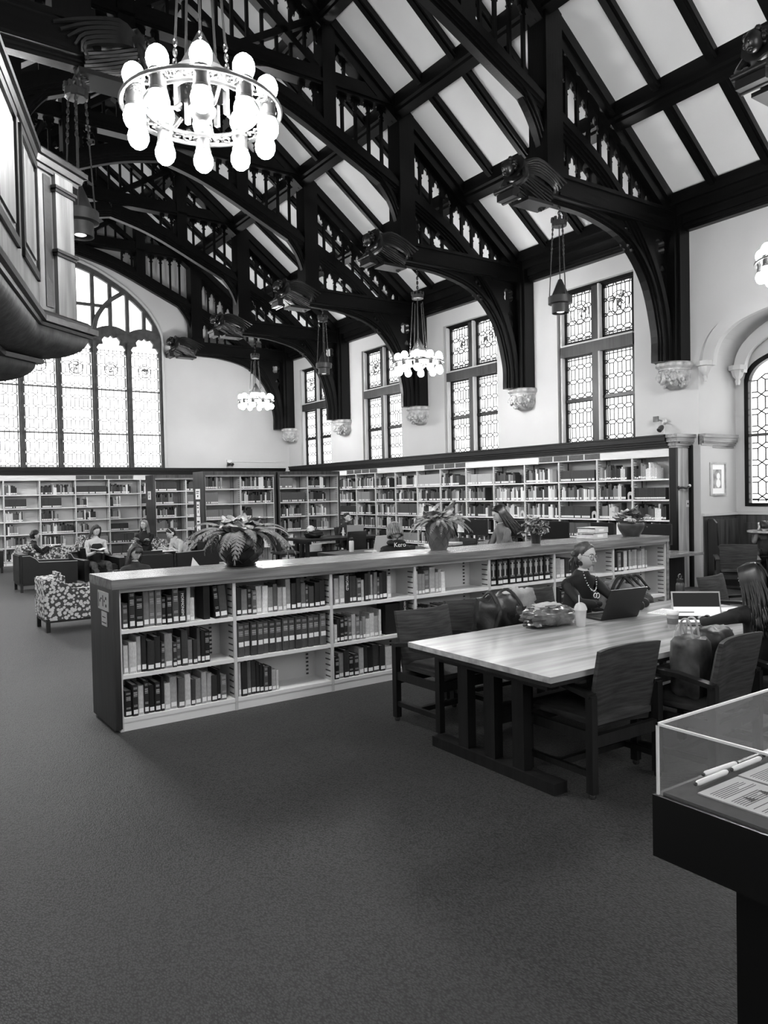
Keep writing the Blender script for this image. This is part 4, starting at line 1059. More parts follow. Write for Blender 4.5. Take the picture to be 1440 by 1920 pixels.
def table(name, label, x0, x1, y0, y1, z, m_top=None, axis='x'):
    t = thing(name, label, 'table', ((x0+x1)/2, (y0+y1)/2, 0)); a, b = (x1-x0)/2, (y1-y0)/2
    m = MB().box(-a, -b, z-.035, a, b, z).build('tabletop', m_top or table_o, t)
    MB().box(-a+.004, -b+.004, z-.06, a-.004, b-.004, z-.034).build('edge_band', table_d, t)
    ends = [(-a+.18), (a-.18)]
    for e in ends:
        if axis == 'x':
            MB().box(e-.055, -b+.10, .0, e+.055, b-.10, .07).build('foot', table_d, t)
            for yy in (-.26, .0, .26): MB().box(e-.035, yy-.05, .06, e+.035, yy+.05, z-.06).build('leg', table_d, t)
            MB().box(e-.04, -b+.16, z-.13, e+.04, b-.16, z-.06).build('bearer', table_d, t)
    MB().box(-a+.18, -.03, .28, a-.18, .03, .40).build('stretcher', table_d, t)
    return t
TBL = table('reading_table', 'large light oak reading table with laptops, bags and drinks', 3.19, 6.35, 2.98, 4.33, .74)
TZ = .741
table('reading_table', 'distant reading table in front of the tall stacks', 8.7, 10.9, 15.75, 16.85, .74, frame_o)
table('reading_table', 'reading table just behind the low bookcase with white laptop', 6.9, 9.2, 11.0, 12.1, .74, frame_o)
black_f = mat('black_upholstery', .010, .5, .3, 6)
def black_chair(x, y, rz, label):
    t = thing('stacking_chair', label, 'chair', (x, y, 0), rz, 'black backed chairs in the middle of the hall')
    o = inst('seat', CH['seat'], t)
    b = pad(-.26, .26, .48, .92, .22, .06, -.05, .05).build('backrest', black_f, t, 50)
    MB().box(-.20, -.20, .40, .20, .20, .43).build('seat_pan', rubber, t)
    for sx in (-1, 1):
        for sy in (-1, 1): MB().tube([(sx*.22, sy*.20, .42), (sx*.24, sy*.24, 0)], .014, 6).build('leg', rubber, t)
    return t
black_chair(9.62, 15.25, PI, 'black chair with back to camera before the distant reading table')
black_chair(10.45, 15.1, PI-.1, 'black chair beside another before the distant reading table')
black_chair(8.45, 10.1, PI, 'black round-backed chair right of the diamond-pattern pot')
black_chair(7.35, 10.35, PI, 'black chair of the person with streaked hair')
black_chair(8.38, 16.25, PI/2, 'black chair at the left end of the distant table')
black_chair(10.75, 17.15, .2, 'black chair of the girl reading at the distant table')
# ---------------------------------------------------------------- things on the near table
lap_d = mat('laptop_dark', .010, .35, .1, 20); lap_s = mat('laptop_silver', .5, .35, metal=.3); key_m = mat('keyboard', .02, .6)
def screen_mat(name, s, lines):
    return emit(name, .8, s)
scr_w = emit('lit_screen_light', .75, .8); scr_d = emit('lit_screen_dark', .03, .6)
def laptop(x, y, z, rz, lid, label, m_=None, w_=.33, d_=.23, lit=False):
    m_ = m_ or lap_d; t = thing('laptop', label, 'laptop', (x, y, z), rz)       # hinge at local y=0, keyboard toward -y
    MB().box(-w_/2, -d_, 0, w_/2, 0, .014).build('base', m_, t)
    k = MB()
    for r in range(5):
        for c in range(12): k.box(-w_/2+.03+c*(w_-.06)/12, -.04-r*.019-.015, .014, -w_/2+.03+c*(w_-.06)/12+(w_-.06)/12*.82, -.04-r*.019, .016)
    k = k.build('keyboard', key_m, t); tag(k, kind='stuff'); MB().box(-.05, -d_+.02, .014, .05, -d_+.075, .0150).build('touchpad', rubber, t)
    M = T(0, 0, .012) @ RX(-lid)
    l = MB().box(-w_/2, 0, 0, w_/2, .008, d_, M).build('lid', m_, t)
    s = MB().box(-w_/2+.01, -.002, .012, w_/2-.01, 0, d_-.012, M).build('screen', scr_w if lit else scr_d, l)
    if lit:
        MB().box(-w_/2+.01, -.003, d_*.52, w_/2-.01, -.002, d_-.012, M).build('screen_banner', scr_d, l)
        MB().box(-w_/2+.03, -.003, .03, w_/2-.09, -.002, .06, M).box(-w_/2+.03, -.003, .085, -.02, -.002, .092, M).build('screen_content', scr_d, l)
    MB().tube([(-w_/2+.04, 0, .012), (w_/2-.04, 0, .012)], .006, 6).build('hinge', rubber, t); return t
laptop(5.07, 3.98, TZ, PI-.12, .42, 'open dark laptop in front of the girl with glasses', w_=.40, d_=.27)
laptop(5.26, 3.40, TZ, -.75, .30, 'open laptop with bright screen near the dark-haired girl', lap_s, .36, .25, True)
clear = mat('clear_plastic', .85, .08); 
def glassy(name, tint=.95, rough=.02, alpha=.25):
    m = bpy.data.materials.new(name); m.use_nodes = True; N = m.node_tree.nodes; L = m.node_tree.links; b = N['Principled BSDF']; b.inputs['Base Color'].default_value = g(tint); b.inputs['Roughness'].default_value = rough
    tr = N.new('ShaderNodeBsdfTransparent'); mx = N.new('ShaderNodeMixShader'); mx.inputs[0].default_value = alpha; L.new(tr.outputs[0], mx.inputs[1]); L.new(b.outputs[0], mx.inputs[2]); L.new(mx.outputs[0], N['Material Output'].inputs[0]); return m
cup_pl = glassy('cup_plastic', .9, .1, .42); iced = mat('iced_drink', .55, .4)
t = thing('iced_drink', 'clear plastic cup with domed lid and straw on table', 'drink', (4.57, 3.95, TZ))
MB().lathe([(.033, 0), (.036, .004), (.046, .125), (.049, .13)], 20).build('cup', cup_pl, t, 40); MB().lathe([(.031, .004), (.040, .085)], 20).build('drink', iced, t, 40)
MB().lathe([(.051, .128), (.051, .136), (.047, .15), (.036, .172), (.018, .184), (.006, .187)], 20).build('domed_lid', cup_pl, t, 40); MB().tube([(-.012, 0, .01), (-.028, -.01, .245)], .004, 8).build('straw', card_m, t)
t = thing('water_bottle', 'brushed steel water bottle with loop cap on table', 'bottle', (6.12, 4.13, TZ))
MB().lathe([(.036, 0), (.038, .006), (.038, .165), (.034, .185), (.026, .195)], 20).build('body', steel, t, 40); MB().lathe([(.027, .195), (.029, .20), (.029, .225), (.02, .228)], 16).build('cap', rubber, t, 40)
MB().torus((0, 0, .245), .022, .007, 16, 6, M=RX(PI/2)).build('carry_loop', steel, t)
def lump(m, c, r, seed, amp=.18, f=4, nu=20, nv=14, M=None, flat0=True):
    def fn(d): return 1+amp*mnoise.noise(Vector((d.x*f+seed, d.y*f, d.z*f)))+amp*.5*mnoise.noise(Vector((d.x*f*2.7, d.y*f*2.7+seed, d.z*f*2.7)))
    m.ball(c, r, nu, nv, M, fn); return m
def sup(m, c, r, seed, amp=.1, f=4, p=.5, nu=22, nv=16, M=None):          # boxy soft lump
    def fn(d):
        q = (abs(d.x)**(2/p)+abs(d.y)**(2/p)+abs(d.z)**(2/p))**(-p/2)
        return q*(1+amp*mnoise.noise(Vector((d.x*f+seed, d.y*f, d.z*f))))
    m.ball(c, r, nu, nv, M, fn); return m
foil = mat('shiny_bag', .10, .22, .8, 9, bump=.9, bscale=14, spec=.8); blk_bag = mat('black_nylon', .008, .5, .5, 8, bump=.5, bscale=20); pale_cloth = mat('pale_cloth', .40, .8, .35, 6, bump=.4, bscale=12)
tote_m = mat('printed_tote', .05, .6, .9, 9); grey_cloth = mat('grey_cloth', .16, .85, .5, 7, bump=.4, bscale=12)
t = thing('foil_bag', 'crumpled shiny bag lying on the table beside the iced drink', 'bag', (4.42, 4.14, TZ))
sup(MB(), (0, 0, .075), (.24, .13, .075), 3, .22, 4, .7, 40, 26).build('bag_body', foil, t, 60); lump(MB(), (.0, .02, .14), (.15, .08, .035), 5, .4, 4).build('folded_top', pale_cloth, t, 60)
t = thing('backpack', 'black backpack slumped on a chair beyond the table', 'backpack', (4.36, 4.66, .47), .2)
sup(MB(), (0, 0, .23), (.22, .15, .23), 8, .22, 3, .6, 28, 20).build('bag_body', blk_bag, t, 60); lump(MB(), (.12, -.1, .26), (.15, .08, .12), 2, .3, 4).build('front_pocket', blk_bag, t, 60)
for s in (-1, 1): MB().tube(catmull([(s*.09, .12, .40), (s*.12, -.02, .50), (s*.16, -.14, .36), (s*.2, -.12, .2)], 5), .018, 6, flat=.4).build('strap', rubber, t)
t = thing('jacket', 'pale jacket hung over the chair left of the girl', 'jacket', (4.86, 4.97, .60)); sup(MB(), (0, 0, .16), (.24, .07, .15), 4, .3, 4, .6).build('cloth_body', pale_cloth, t, 60); MB().tube(catmull([(-.2, -.06, .25), (-.22, -.08, .1), (-.2, -.06, -.1)], 4), .05, 8).build('sleeve', pale_cloth, t, 60)
t = thing('rucksack', 'open rucksack with dark straps on the chair beside steel bottle', 'backpack', (6.02, 4.68, .47), -.2)
sup(MB(), (0, 0, .22), (.22, .16, .22), 12, .25, 3, .6, 28, 18).build('bag_body', grey_cloth, t, 60); sup(MB(), (.08, -.1, .2), (.17, .1, .13), 13, .25, 4, .7).build('front_pocket', blk_bag, t, 60)
for k in range(3): MB().tube(catmull([(-.2+.03*k, -.05, .10), (-.22+.06*k, -.10, .36), (-.08+.08*k, -.08, .50), (.05+.08*k, -.13, .36)], 6), .014+.004*(k == 0), 6).build('strap', rubber, t)
m = MB().torus((0, -.19, .27), .08, .006, 20, 5, M=RX(PI/2) @ RZ(.4)); m.build('cord', card_m, t)
t = thing('headphones', 'black over-ear headphones lying on the table', 'headphones', (5.62, 4.20, TZ), .4)
MB().torus((0, 0, .02), .085, .012, 24, 6, a0=-.3, a1=PI+.3, flat=1.3).build('headband', rubber, t, 50)
for s in (-1, 1):
    e = MB().lathe([(.03, -.02), (.04, -.016), (.042, .0), (.034, .018), (.02, .02)], 16, M=T(s*.085, -.03, .042) @ RY(PI/2)).build('ear_cup', rubber, t, 40); MB().torus((s*.085, -.03, .042), .034, .008, 16, 5, M=RY(PI/2)).build('trim_ring', steel, e)
for i, (x, y, a, w_, h_, lb) in enumerate(((5.62, 3.92, .2, .30, .21, 'white notebook lying open right of the dark laptop'), (5.95, 3.72, -.3, .28, .2, 'loose white paper sheets in the middle of the table'), (6.05, 4.0, .1, .26, .19, 'white pad beside the steel bottle'))):
    t = thing('paper_pad', lb, 'paper', (x, y, TZ), a); MB().box(-w_/2, -h_/2, 0, w_/2, h_/2, .006+.003*i).build('sheet', card_m, t)
    m = MB()
    for k in range(7): m.box(-w_*.4, h_*(.35-.1*k), .006+.003*i, w_*(.1+.25*((k*3) % 4)/4), h_*(.35-.1*k)+.003, .0065+.003*i)
    m.build('writing', ink, t).__setitem__('kind', 'stuff')
t = thing('pen', 'black pen lying on the open notebook', 'pen', (5.68, 3.90, TZ+.011), .5); MB().tube([(-.07, 0, 0), (.06, 0, 0), (.075, 0, 0)], [.0045, .0045, .001], 8).build('barrel', rubber, t); MB().box(-.06, -.001, .004, -.02, .001, .006).build('clip', chrome, t)
t = thing('magazine', 'small stack of pale papers right of the bright laptop', 'paper', (6.08, 3.62, TZ), -.5)
for k in range(3): MB().box(-.15+.01*k, -.10, .006*k, .15+.01*k, .10-.01*k, .006*k+.005).build('sheet', card_m, t)
t = thing('tote_bag', 'dark printed tote bag with pale handles at the table edge', 'bag', (4.34, 2.855, .49), .1)
sup(MB(), (0, 0, .17), (.10, .10, .19), 9, .06, 3, .22).build('bag_body', tote_m, t, 60)
for s in (-1, 1): MB().tube(catmull([(s*.04-.03, -.05, .36), (s*.04-.04, -.03, .47), (s*.04, .04, .46), (s*.04+.01, .06, .36)], 5), .007, 6).build('handle', pale_cloth, t)
lump(MB(), (.05, .10, .22), (.07, .05, .2), 21, .2, 5).build('wrapped_stick', pale_cloth, t, 60)
t = thing('travel_mug', 'pale lidded cup standing behind the tote bag', 'cup', (5.03, 3.46, TZ))
MB().lathe([(.034, 0), (.043, .10), (.044, .105)], 18).build('cup', pale_cloth, t, 40); MB().lathe([(.047, .105), (.047, .118), (.042, .122), (.040, .132), (.03, .134)], 18).build('lid', card_m, t, 40); MB().lathe([(.0385, .03), (.0425, .075)], 18, cap=False).build('sleeve', grey_cloth, t)
t = thing('backpack', 'black backpack standing on the chair with the tote bag', 'backpack', (4.60, 2.86, .48), .1)
sup(MB(), (0, 0, .20), (.15, .10, .20), 31, .10, 3, .4).build('bag_body', blk_bag, t, 60)
for s in (-1, 1): MB().tube(catmull([(s*.07, .05, .37), (s*.07, .09, .32), (s*.07, .09, .14)], 5), .018, 6, flat=.35).build('strap', rubber, t)
t = thing('coat', 'dark shiny coat hanging on the chair at the right edge', 'coat', (5.22, 2.50, .36), .1); sup(MB(), (0, 0, .24), (.26, .08, .28), 41, .25, 4, .6).build('cloth_body', mat('shiny_coat', .012, .25, .6, 9, bump=.6, bscale=10), t, 60); MB().tube(catmull([(-.2, -.05, .42), (-.26, -.08, .2), (-.22, -.06, .0)], 4), .06, 8).build('sleeve', blk_bag, t, 60)

# ---------------------------------------------------------------- display case, lower right
case_b = mat('case_black', .003, .35, .3, 3); felt = mat('case_felt', .03, .9, .3, 20); acr_edge = mat('acrylic_edge', .9, .15); acrylic = glassy('acrylic', .9, .03, .045)
t = thing('display_case', 'black display case with clear acrylic cover at lower right', 'display case', (0, 0, 0))
cx0, cy1, cx1, cy0 = 1.94, 1.39, 3.3, .30
MB().box(cx0-.012, cy0-.012, .70, cx1+.012, cy1+.012, .885).build('apron', case_b, t)
MB().box(cx0+.01, cy0+.01, .885, cx1-.01, cy1-.01, .892).build('display_bed', felt, t)
MB().box(cx0+.14, cy0+.1, .0, cx1-.14, cy1-.16, .70).build('pedestal', case_b, t)
cz = 1.10
m = MB()
for (a, b, c, d) in ((cx0, cy0, cx0+.005, cy1), (cx1-.005, cy0, cx1, cy1), (cx0, cy1-.005, cx1, cy1), (cx0, cy0, cx1, cy0+.005)): m.box(a, b, .885, c, d, cz-.004)
m.box(cx0, cy0, cz-.005, cx1, cy1, cz); m.build('acrylic_cover', acrylic, t)
m = MB(); e = .0035
for (x, y) in ((cx0, cy0), (cx0, cy1), (cx1, cy0), (cx1, cy1)): m.box(x-e, y-e, .885, x+e, y+e, cz)
for y in (cy0, cy1): m.box(cx0-e, y-e, cz-2*e, cx1+e, y+e, cz)
for x in (cx0, cx1): m.box(x-e, cy0-e, cz-2*e, x+e, cy1+e, cz)
m.build('polished_edge', acr_edge, t)
paper_m = mat('booklet_paper', .42, .7, .08, 4)
def booklet(x, y, rz, w_, h_, label, seed, zoff=0, tri=False):
    t = thing('open_booklet', label, 'booklet', (x, y, .8925+zoff), rz); r_ = random.Random(seed)
    MB().box(-w_/2, -h_/2, 0, w_/2, h_/2, .004).build('page', paper_m, t); m = MB(); y_ = h_/2-.03
    while y_ > -h_/2+.03:
        L_ = r_.uniform(.5, .85)*w_; m.box(-w_/2+.018, y_, .004, -w_/2+.018+L_, y_+.0025, .0043); y_ -= .0085
        if r_.random() < .15: y_ -= .015
    m.build('printed_text', ink, t).__setitem__('kind', 'stuff')
    if tri:
        for k in range(2):
            m = MB(); 
            for j in range(4): m.add([(-.031+.08*k-.022+.005*j, .012+.008*j, .0045), (-.031+.08*k+.022-.005*j, .012+.008*j, .0045), (-.031+.08*k, .012+.008*j+.013, .0045)], [(0, 1, 2)])
            m.build('tree_mark', ink, t)
booklet(2.122, 1.165, 0, .21, .29, 'open printed booklet page nearest the case edge', 5, 0, True)
booklet(2.345, 1.17, 0, .21, .29, 'second printed page lying deeper in the case', 6)
snake = mat('weight_cloth', .85, .5)
for i, (x, y, a, L_) in enumerate(((2.136, 1.338, PI/2, .165), (2.227, 1.366, PI/2-.05, .165), (2.33, 1.338, PI/2, .165), (2.53, 1.345, PI/2, .16))):
    t = thing('snake_weight', ['white page weight nearest the case corner', 'white page weight behind the nearest one in the case', 'white page weight deepest in the case', 'white page weight farthest right in the case'][i], 'weight', (x, y, .905 if i == 1 else .906), a-PI/2)
    MB().tube([(-L_/2, 0, 0), (-L_/2+.01, 0, 0), (L_/2-.01, 0, 0), (L_/2, 0, 0)], [.005, .0085, .0085, .005], 8).build('weight_body', snake, t, 50)
    for s in (-1, 1): MB().ball((s*(L_/2+.004), 0, 0), .006, 8, 6).build('end_knot', rubber, t)

# ---------------------------------------------------------------- plants on the low bookcase
leaf_m = mat('leaf', .16, .45, .5, 12); leaf_l = mat('variegated_leaf', .42, .5, .7, 14); frond_m = mat('fern', .20, .6, .5, 8); pot_d = mat('glazed_dark_pot', .014, .3, .5, 7, spec=.6); pot_g = mat('grey_clay_pot', .10, .5, .4, 8); soil = mat('soil', .02, .9, .4, 30)
def leaf_mesh(L_, W_, droop, curl, mt, seed):
    r_ = random.Random(seed); m = MB(); n = 8; v = []; f = []
    for i in range(n+1):
        u = i/n; w = W_*math.sin(PI*min(1, u**.75))*(.999 if u < 1 else .0)+.002; x = L_*u; z = -droop*L_*u*u+.25*L_*u
        for s in (-1, -.5, 0, .5, 1): v.append((x, s*w, z+curl*w*(abs(s)**1.5)*1.0+.008*math.sin(9*u+3*s)))
    for i in range(n):
        for k in range(4): a = i*5+k; f.append((a, a+1, a+6, a+5))
    m.add(v, f); return m.mesh('leaf', mt, 'all')
def frond_mesh(L_, droop, seed, mt, w0=.055):
    r_ = random.Random(seed); m = MB(); P = []
    for i in range(15):
        u = i/14; P.append(Vector((L_*(u-.12*u*u), .03*math.sin(2.2*u+seed), L_*(.55*u-droop*u*u))))
    m.tube(P, .0035, 4)
    for i in range(1, 15):
        u = i/14; w = w0*math.sin(PI*min(1, .12+.85*u))**.8; p = P[i]; t = (P[i]-P[i-1]).normalized()
        for s in (-1, 1):
            q = p+Vector((0, s*w, -.015*u-.01))+t*w*.25; d = t*.010
            m.add([p-d, p+d, q+d*.5, q-d*.2], [(0, 1, 2, 3)])
            p2 = p-t*L_*.033; q2 = p2+Vector((0, s*w*.95, -.012*u-.01))+t*w*.25
            m.add([p2-d, p2+d, q2+d*.5, q2-d*.2], [(0, 1, 2, 3)])
    return m.mesh('frond', mt)
def plant(name, label, x, y, prof, pmat, leaves, n=24, ribs=0, z=LZ):
    t = thing(name, label, 'potted plant', (x, y, z+.001))
    p = MB().lathe(prof, n).build('pot', pmat, t, 40); top = prof[-1] if prof[-1][0] > .03 else prof[-2]
    MB().lathe([(top[0]*.9, top[1]-.04), (top[0]*.9, top[1]-.03)], 16).build('soil', soil, t)
    if ribs:
        m = MB(); zs = [q[1] for q in prof]; 
        def rad(zz):
            for (r0, z0), (r1, z1) in zip(prof, prof[1:]):
                if z0 <= zz <= z1: return r0+(r1-r0)*(zz-z0)/max(1e-6, z1-z0)
            return prof[-1][0]
        for k in range(ribs):
            for s in (-1, 1):
                P = []
                for i in range(13):
                    zz = .03+(prof[-1][1]-.06)*i/12; a = 2*PI*k/ribs+s*1.5*i/12; r_ = rad(zz)+.001; P.append((r_*math.cos(a), r_*math.sin(a), zz))
                m.tube(P, .004, 4)
        m.build('diamond_relief', pmat, t)
    for nm, me, loc, az, pitch, sc in leaves:
        M = T(*loc) @ RZ(az) @ RY(-pitch); o = inst(nm, me, t, M.translation, M.to_euler(), (sc, sc, sc))
    return t
r_ = random.Random(5)
frond_l = mat('pale_fern', .34, .6, .6, 9)
FL = [frond_mesh(.34, d, 9+i, frond_l, .045) for i, d in enumerate((.7, .95))]
FR = [frond_mesh(.42, d, i, frond_m) for i, d in enumerate((.75, .9, 1.05, .6))]; LV = [leaf_mesh(.19, .06, .5, -.4, leaf_l, 1), leaf_mesh(.16, .055, .7, .3, leaf_m, 2), leaf_mesh(.13, .05, .4, -.3, leaf_l, 3)]; SML = [leaf_mesh(.06, .022, .4, .2, leaf_l, 4), leaf_mesh(.075, .02, .7, .2, leaf_m, 5)]
L1 = [('frond', FR[i % 4], (.10*math.cos(a), .10*math.sin(a), .27), a, r_.uniform(-.1, .35), r_.uniform(.8, 1.05)) for i, a in enumerate([k*2*PI/19+r_.uniform(-.1, .1) for k in range(19)])]
L1 += [('leaf', LV[i % 3], (r_.uniform(-.1, .1), r_.uniform(-.1, .1), r_.uniform(.27, .36)), r_.uniform(0, 6.28), r_.uniform(.2, 1.1), r_.uniform(.8, 1.15)) for i in range(30)]
L1 += [('leaf', LV[(i*2) % 3], (r_.uniform(-.14, .14), r_.uniform(-.14, .14), r_.uniform(.30, .40)), r_.uniform(0, 6.28), r_.uniform(-.2, .9), r_.uniform(.6, 1.0)) for i in range(45)]
L1 += [('frond', FR[i % 4], (.13*math.cos(a), .13*math.sin(a), .30), a+.15, r_.uniform(-.35, .1), r_.uniform(.75, .95)) for i, a in enumerate([k*2*PI/16+.2 for k in range(16)])]
plant('potted_fern', 'big dark bowl of ferns and pale leaves on the low bookcase', 2.80, 6.28, [(.13, 0), (.14, .012), (.125, .02), (.17, .07), (.205, .15), (.207, .20), (.195, .25), (.18, .28), (.185, .29)], pot_d, L1, 28, 10)
L2 = [('frond', FR[i % 4], (.08*math.cos(a), .08*math.sin(a), .28), a, r_.uniform(.0, .4), r_.uniform(.5, .75)) for i, a in enumerate([k*2*PI/15 for k in range(15)])]
L2 += [('frond', FL[i % 2], (.09*math.cos(a), .09*math.sin(a), .29), a, r_.uniform(-.1, .7), r_.uniform(.55, .85)) for i, a in enumerate([k*2*PI/22+.1 for k in range(22)])]
L2 += [('leaf', (SML+LV)[i % 4], (r_.uniform(-.12, .12), r_.uniform(-.12, .12), r_.uniform(.28, .36)), r_.uniform(0, 6.28), r_.uniform(.0, 1.2), r_.uniform(.8, 1.3)) for i in range(60)]
plant('potted_fern', 'tall diamond-pattern clay pot of feathery plants on low bookcase', 5.12, 6.36, [(.085, 0), (.09, .012), (.10, .05), (.128, .15), (.140, .24), (.142, .29), (.145, .30)], pot_g, L2, 24, 8)
L3 = [('leaf', SML[i % 2], (r_.uniform(-.11, .11), r_.uniform(-.11, .11), r_.uniform(.10, .27)), r_.uniform(0, 6.28), r_.uniform(-.3, 1.3), r_.uniform(.9, 1.5)) for i in range(95)]
L3 += [('stem', MB().tube(catmull([(0, 0, 0), (.03, 0, .07), (.08, 0, .12)], 4), .003, 4).mesh('stem', leaf_m), (0, 0, .10), k*.8, .2, 1) for k in range(8)]
plant('potted_plant', 'small black pot with a bushy small-leaved plant', 6.48, 6.25, [(.05, 0), (.052, .005), (.064, .12), (.068, .125), (.068, .14)], pot_d, L3, 18)
L4 = [('leaf', LV[i % 3], (r_.uniform(-.1, .1), r_.uniform(-.1, .1), r_.uniform(.17, .27)), r_.uniform(0, 6.28), r_.uniform(.0, 1.1), r_.uniform(.8, 1.2)) for i in range(42)]
plant('potted_plant', 'wide round bowl of broad pale leaves near bookcase end', 8.18, 6.22, [(.10, 0), (.105, .01), (.15, .08), (.17, .14), (.165, .17), (.155, .18), (.165, .195)], mat('brown_bowl', .05, .45, .4, 9), L4, 24)
bind = mat('binder_white', .6, .4)
for k in range(2):
    t = thing('ring_binder', ['white ring binder lying flat under another on the low bookcase', 'white ring binder on top of another on the low bookcase'][k], 'binder', (7.55+.015*k, 6.33, LZ+.001+k*.072), .10+.05*k)
    MB().box(-.15, -.13, 0, .15, .13, .004).box(-.15, -.13, .064, .15, .13, .068).box(-.15, -.13, 0, .15, -.126, .068).build('cover', bind, t); MB().box(-.145, -.12, .008, .145, .12, .050).build('paper_block', page_m, t); MB().box(-.07, -.1315, .02, .05, -.13, .048).build('spine_card', card_m, t)
# ---------------------------------------------------------------- lounge armchairs
def floral_mat():
    m = bpy.data.materials.new('leaf_print_fabric'); m.use_nodes = True; N = m.node_tree.nodes; L = m.node_tree.links; b = N['Principled BSDF']; b.inputs['Roughness'].default_value = .85
    tc = N.new('ShaderNodeTexCoord'); vo = N.new('ShaderNodeTexVoronoi'); vo.inputs['Scale'].default_value = 21; L.new(tc.outputs['Object'], vo.inputs[0])
    cr = N.new('ShaderNodeValToRGB'); cr.color_ramp.interpolation = 'LINEAR'; cr.color_ramp.elements[0].position = .47; cr.color_ramp.elements[0].color = g(.62); cr.color_ramp.elements[1].position = .53; cr.color_ramp.elements[1].color = g(.06)
    L.new(vo.outputs['Distance'], cr.inputs[0]); L.new(cr.outputs[0], b.inputs['Base Color']); return m
floral = floral_mat(); blk_leather = mat('black_leather', .004, .4, .3, 8, spec=.5); piping_m = mat('pale_piping', .35, .6)
def armchair(x, y, rz, kind, label, w_=.78, d_=.92, h_=.74):
    fm = floral if kind == 'floral' else blk_leather; t = thing('armchair', label, 'armchair', (x, y, 0), rz, 'lounge armchairs')    # faces -y
    a, b = w_/2, d_/2; th = .11
    def slab(name, x0, y0, z0, x1, y1, z1, bev=.02):
        bm = bmesh.new(); me0 = MB().box(x0, y0, z0, x1, y1, z1).mesh(name, fm); bm.from_mesh(me0); bmesh.ops.bevel(bm, geom=bm.edges[:], offset=bev, segments=2, affect='EDGES'); bm.to_mesh(me0); bm.free(); me0.polygons.foreach_set('use_smooth', [True]*len(me0.polygons)); me0.set_sharp_from_angle(angle=.9); return inst(name, me0, t)
    slab('backrest', -a+.012, b-.20, .16, a-.012, b, h_)
    for s in (-1, 1):
        P = [(-b, .16), (b-.06, .16), (b-.06, h_-.03), (b-.20, h_-.03), (b-.30, h_-.09), (b-.36, .58), (-b, .56)]
        M = Matrix(((0, 0, 1, s*(a-th/2)), (1, 0, 0, 0), (0, 1, 0, 0), (0, 0, 0, 1)))
        arm = MB().plate(P, [], th, M).build('arm', fm, t)
        if kind != 'floral': MB().tube([(s*(a-.005), p[0], p[1]) for p in P[2:]], .008, 5).build('piping', piping_m, arm)
    slab('seat_cushion', -a+th, -b+.01, .26, a-th, b-.2, .44, .04); slab('pillow', -a+th+.02, b-.30, .46, a-th-.02, b-.16, h_+.07, .05)
    MB().box(-a+.02, -b+.02, .13, a-.02, b-.02, .27).build('seat_frame', frame_o, t)
    for sx in (-1, 1):
        for sy in (-1, 1): MB().box(sx*(a-.04)-.025, sy*(b-.04)-.025, 0, sx*(a-.04)+.025, sy*(b-.04)+.025, .15).build('leg', frame_o, t)
    return t
armchair(2.52, 11.38, PI/2, 'floral', 'leaf-print armchair nearest the low bookcase end', .72, .92, .72)
armchair(3.12, 16.55, PI/2, 'black', 'black leather armchair behind the nearest leaf-print armchair', .74, 1.08, .74)
armchair(3.42, 18.45, PI/2, 'floral', 'leaf-print armchair with the man in dark jacket', .76, 1.0, .80)
armchair(4.62, 20.75, -PI/2, 'floral', 'empty leaf-print armchair farthest back by the wall shelves', .76, .9, .80)
armchair(4.12, 16.6, .15, 'black', 'black leather armchair of the woman in a vest top', .84, .9, .70)
armchair(5.85, 18.6, -.5, 'floral', 'leaf-print armchair of the woman with crossed arms', .8, .9, .76)
armchair(5.18, 16.4, PI, 'black', 'black leather armchair seen from behind between the readers', .8, .9, .60)
armchair(6.38, 17.0, -PI/2, 'black', 'black leather armchair of the boy bent over writing', .78, 1.0, .74)
armchair(3.50, 11.88, .1, 'floral', 'leaf-print armchair of the girl with a tablet', .82, .9, .62)
armchair(2.55, 21.4, PI/2, 'black', 'dark armchair farthest left by the wall shelves', .8, .9, .82)
# ---------------------------------------------------------------- computer desk along the window-wall bookcase
t = thing('computer_desk', 'long dark computer desk in front of window-wall bookcase', 'desk', (0, 0, 0))
MB().box(10.35, 7.15, .70, 11.25, 13.1, .74).build('desktop', top_oak, t)
for y in (7.5, 9.4, 11.2, 12.9): MB().box(10.5, y-.03, 0, 11.2, y+.03, .70).build('leg_panel', frame_o, t)
MB().box(11.1, 7.5, .3, 11.14, 12.9, .7).build('modesty_panel', frame_o, t)
scr_off = mat('dark_screen', .004, .25)
def monitor(x, y, rz, label, w_=.52):
    t = thing('monitor', label, 'monitor', (x, y, .742), rz, 'computer monitors on the long desk')
    MB().box(-w_/2, -.015, .12, w_/2, .015, .46).build('housing', rubber, t); MB().box(-w_/2+.012, -.017, .135, w_/2-.012, -.015, .448).build('screen', scr_off, t)
    MB().box(-.03, .01, .01, .03, .03, .25).build('stand', rubber, t); MB().box(-.12, -.08, 0, .12, .1, .012).build('foot', rubber, t)
monitor(10.85, 12.2, -PI/2+.2, 'black monitor beyond the diamond-pattern pot, far end of desk', .62); monitor(10.85, 11.0, -PI/2-.1, 'black monitor behind the standing long-haired woman'); monitor(10.85, 9.95, -PI/2+.5, 'black monitor right of the small bushy plant'); monitor(10.85, 8.85, -PI/2, 'black monitor behind the white binders'); monitor(10.85, 7.75, -PI/2+.2, 'black monitor behind the bowl of broad leaves')
for i, (x, y, rz) in enumerate(((9.75, 10.9, -PI/2), (9.75, 9.0, -PI/2-.2))): black_chair(x, y, rz+PI/2+PI/2, ['black chair at the long desk left of the plant', 'black chair at the long desk behind the binders'][i])
white_l = mat('white_lid', .6, .4)
laptop(7.85, 11.35, .741, PI, .3, 'open pale laptop behind the low bookcase left of streaked hair', white_l, .44, .30)
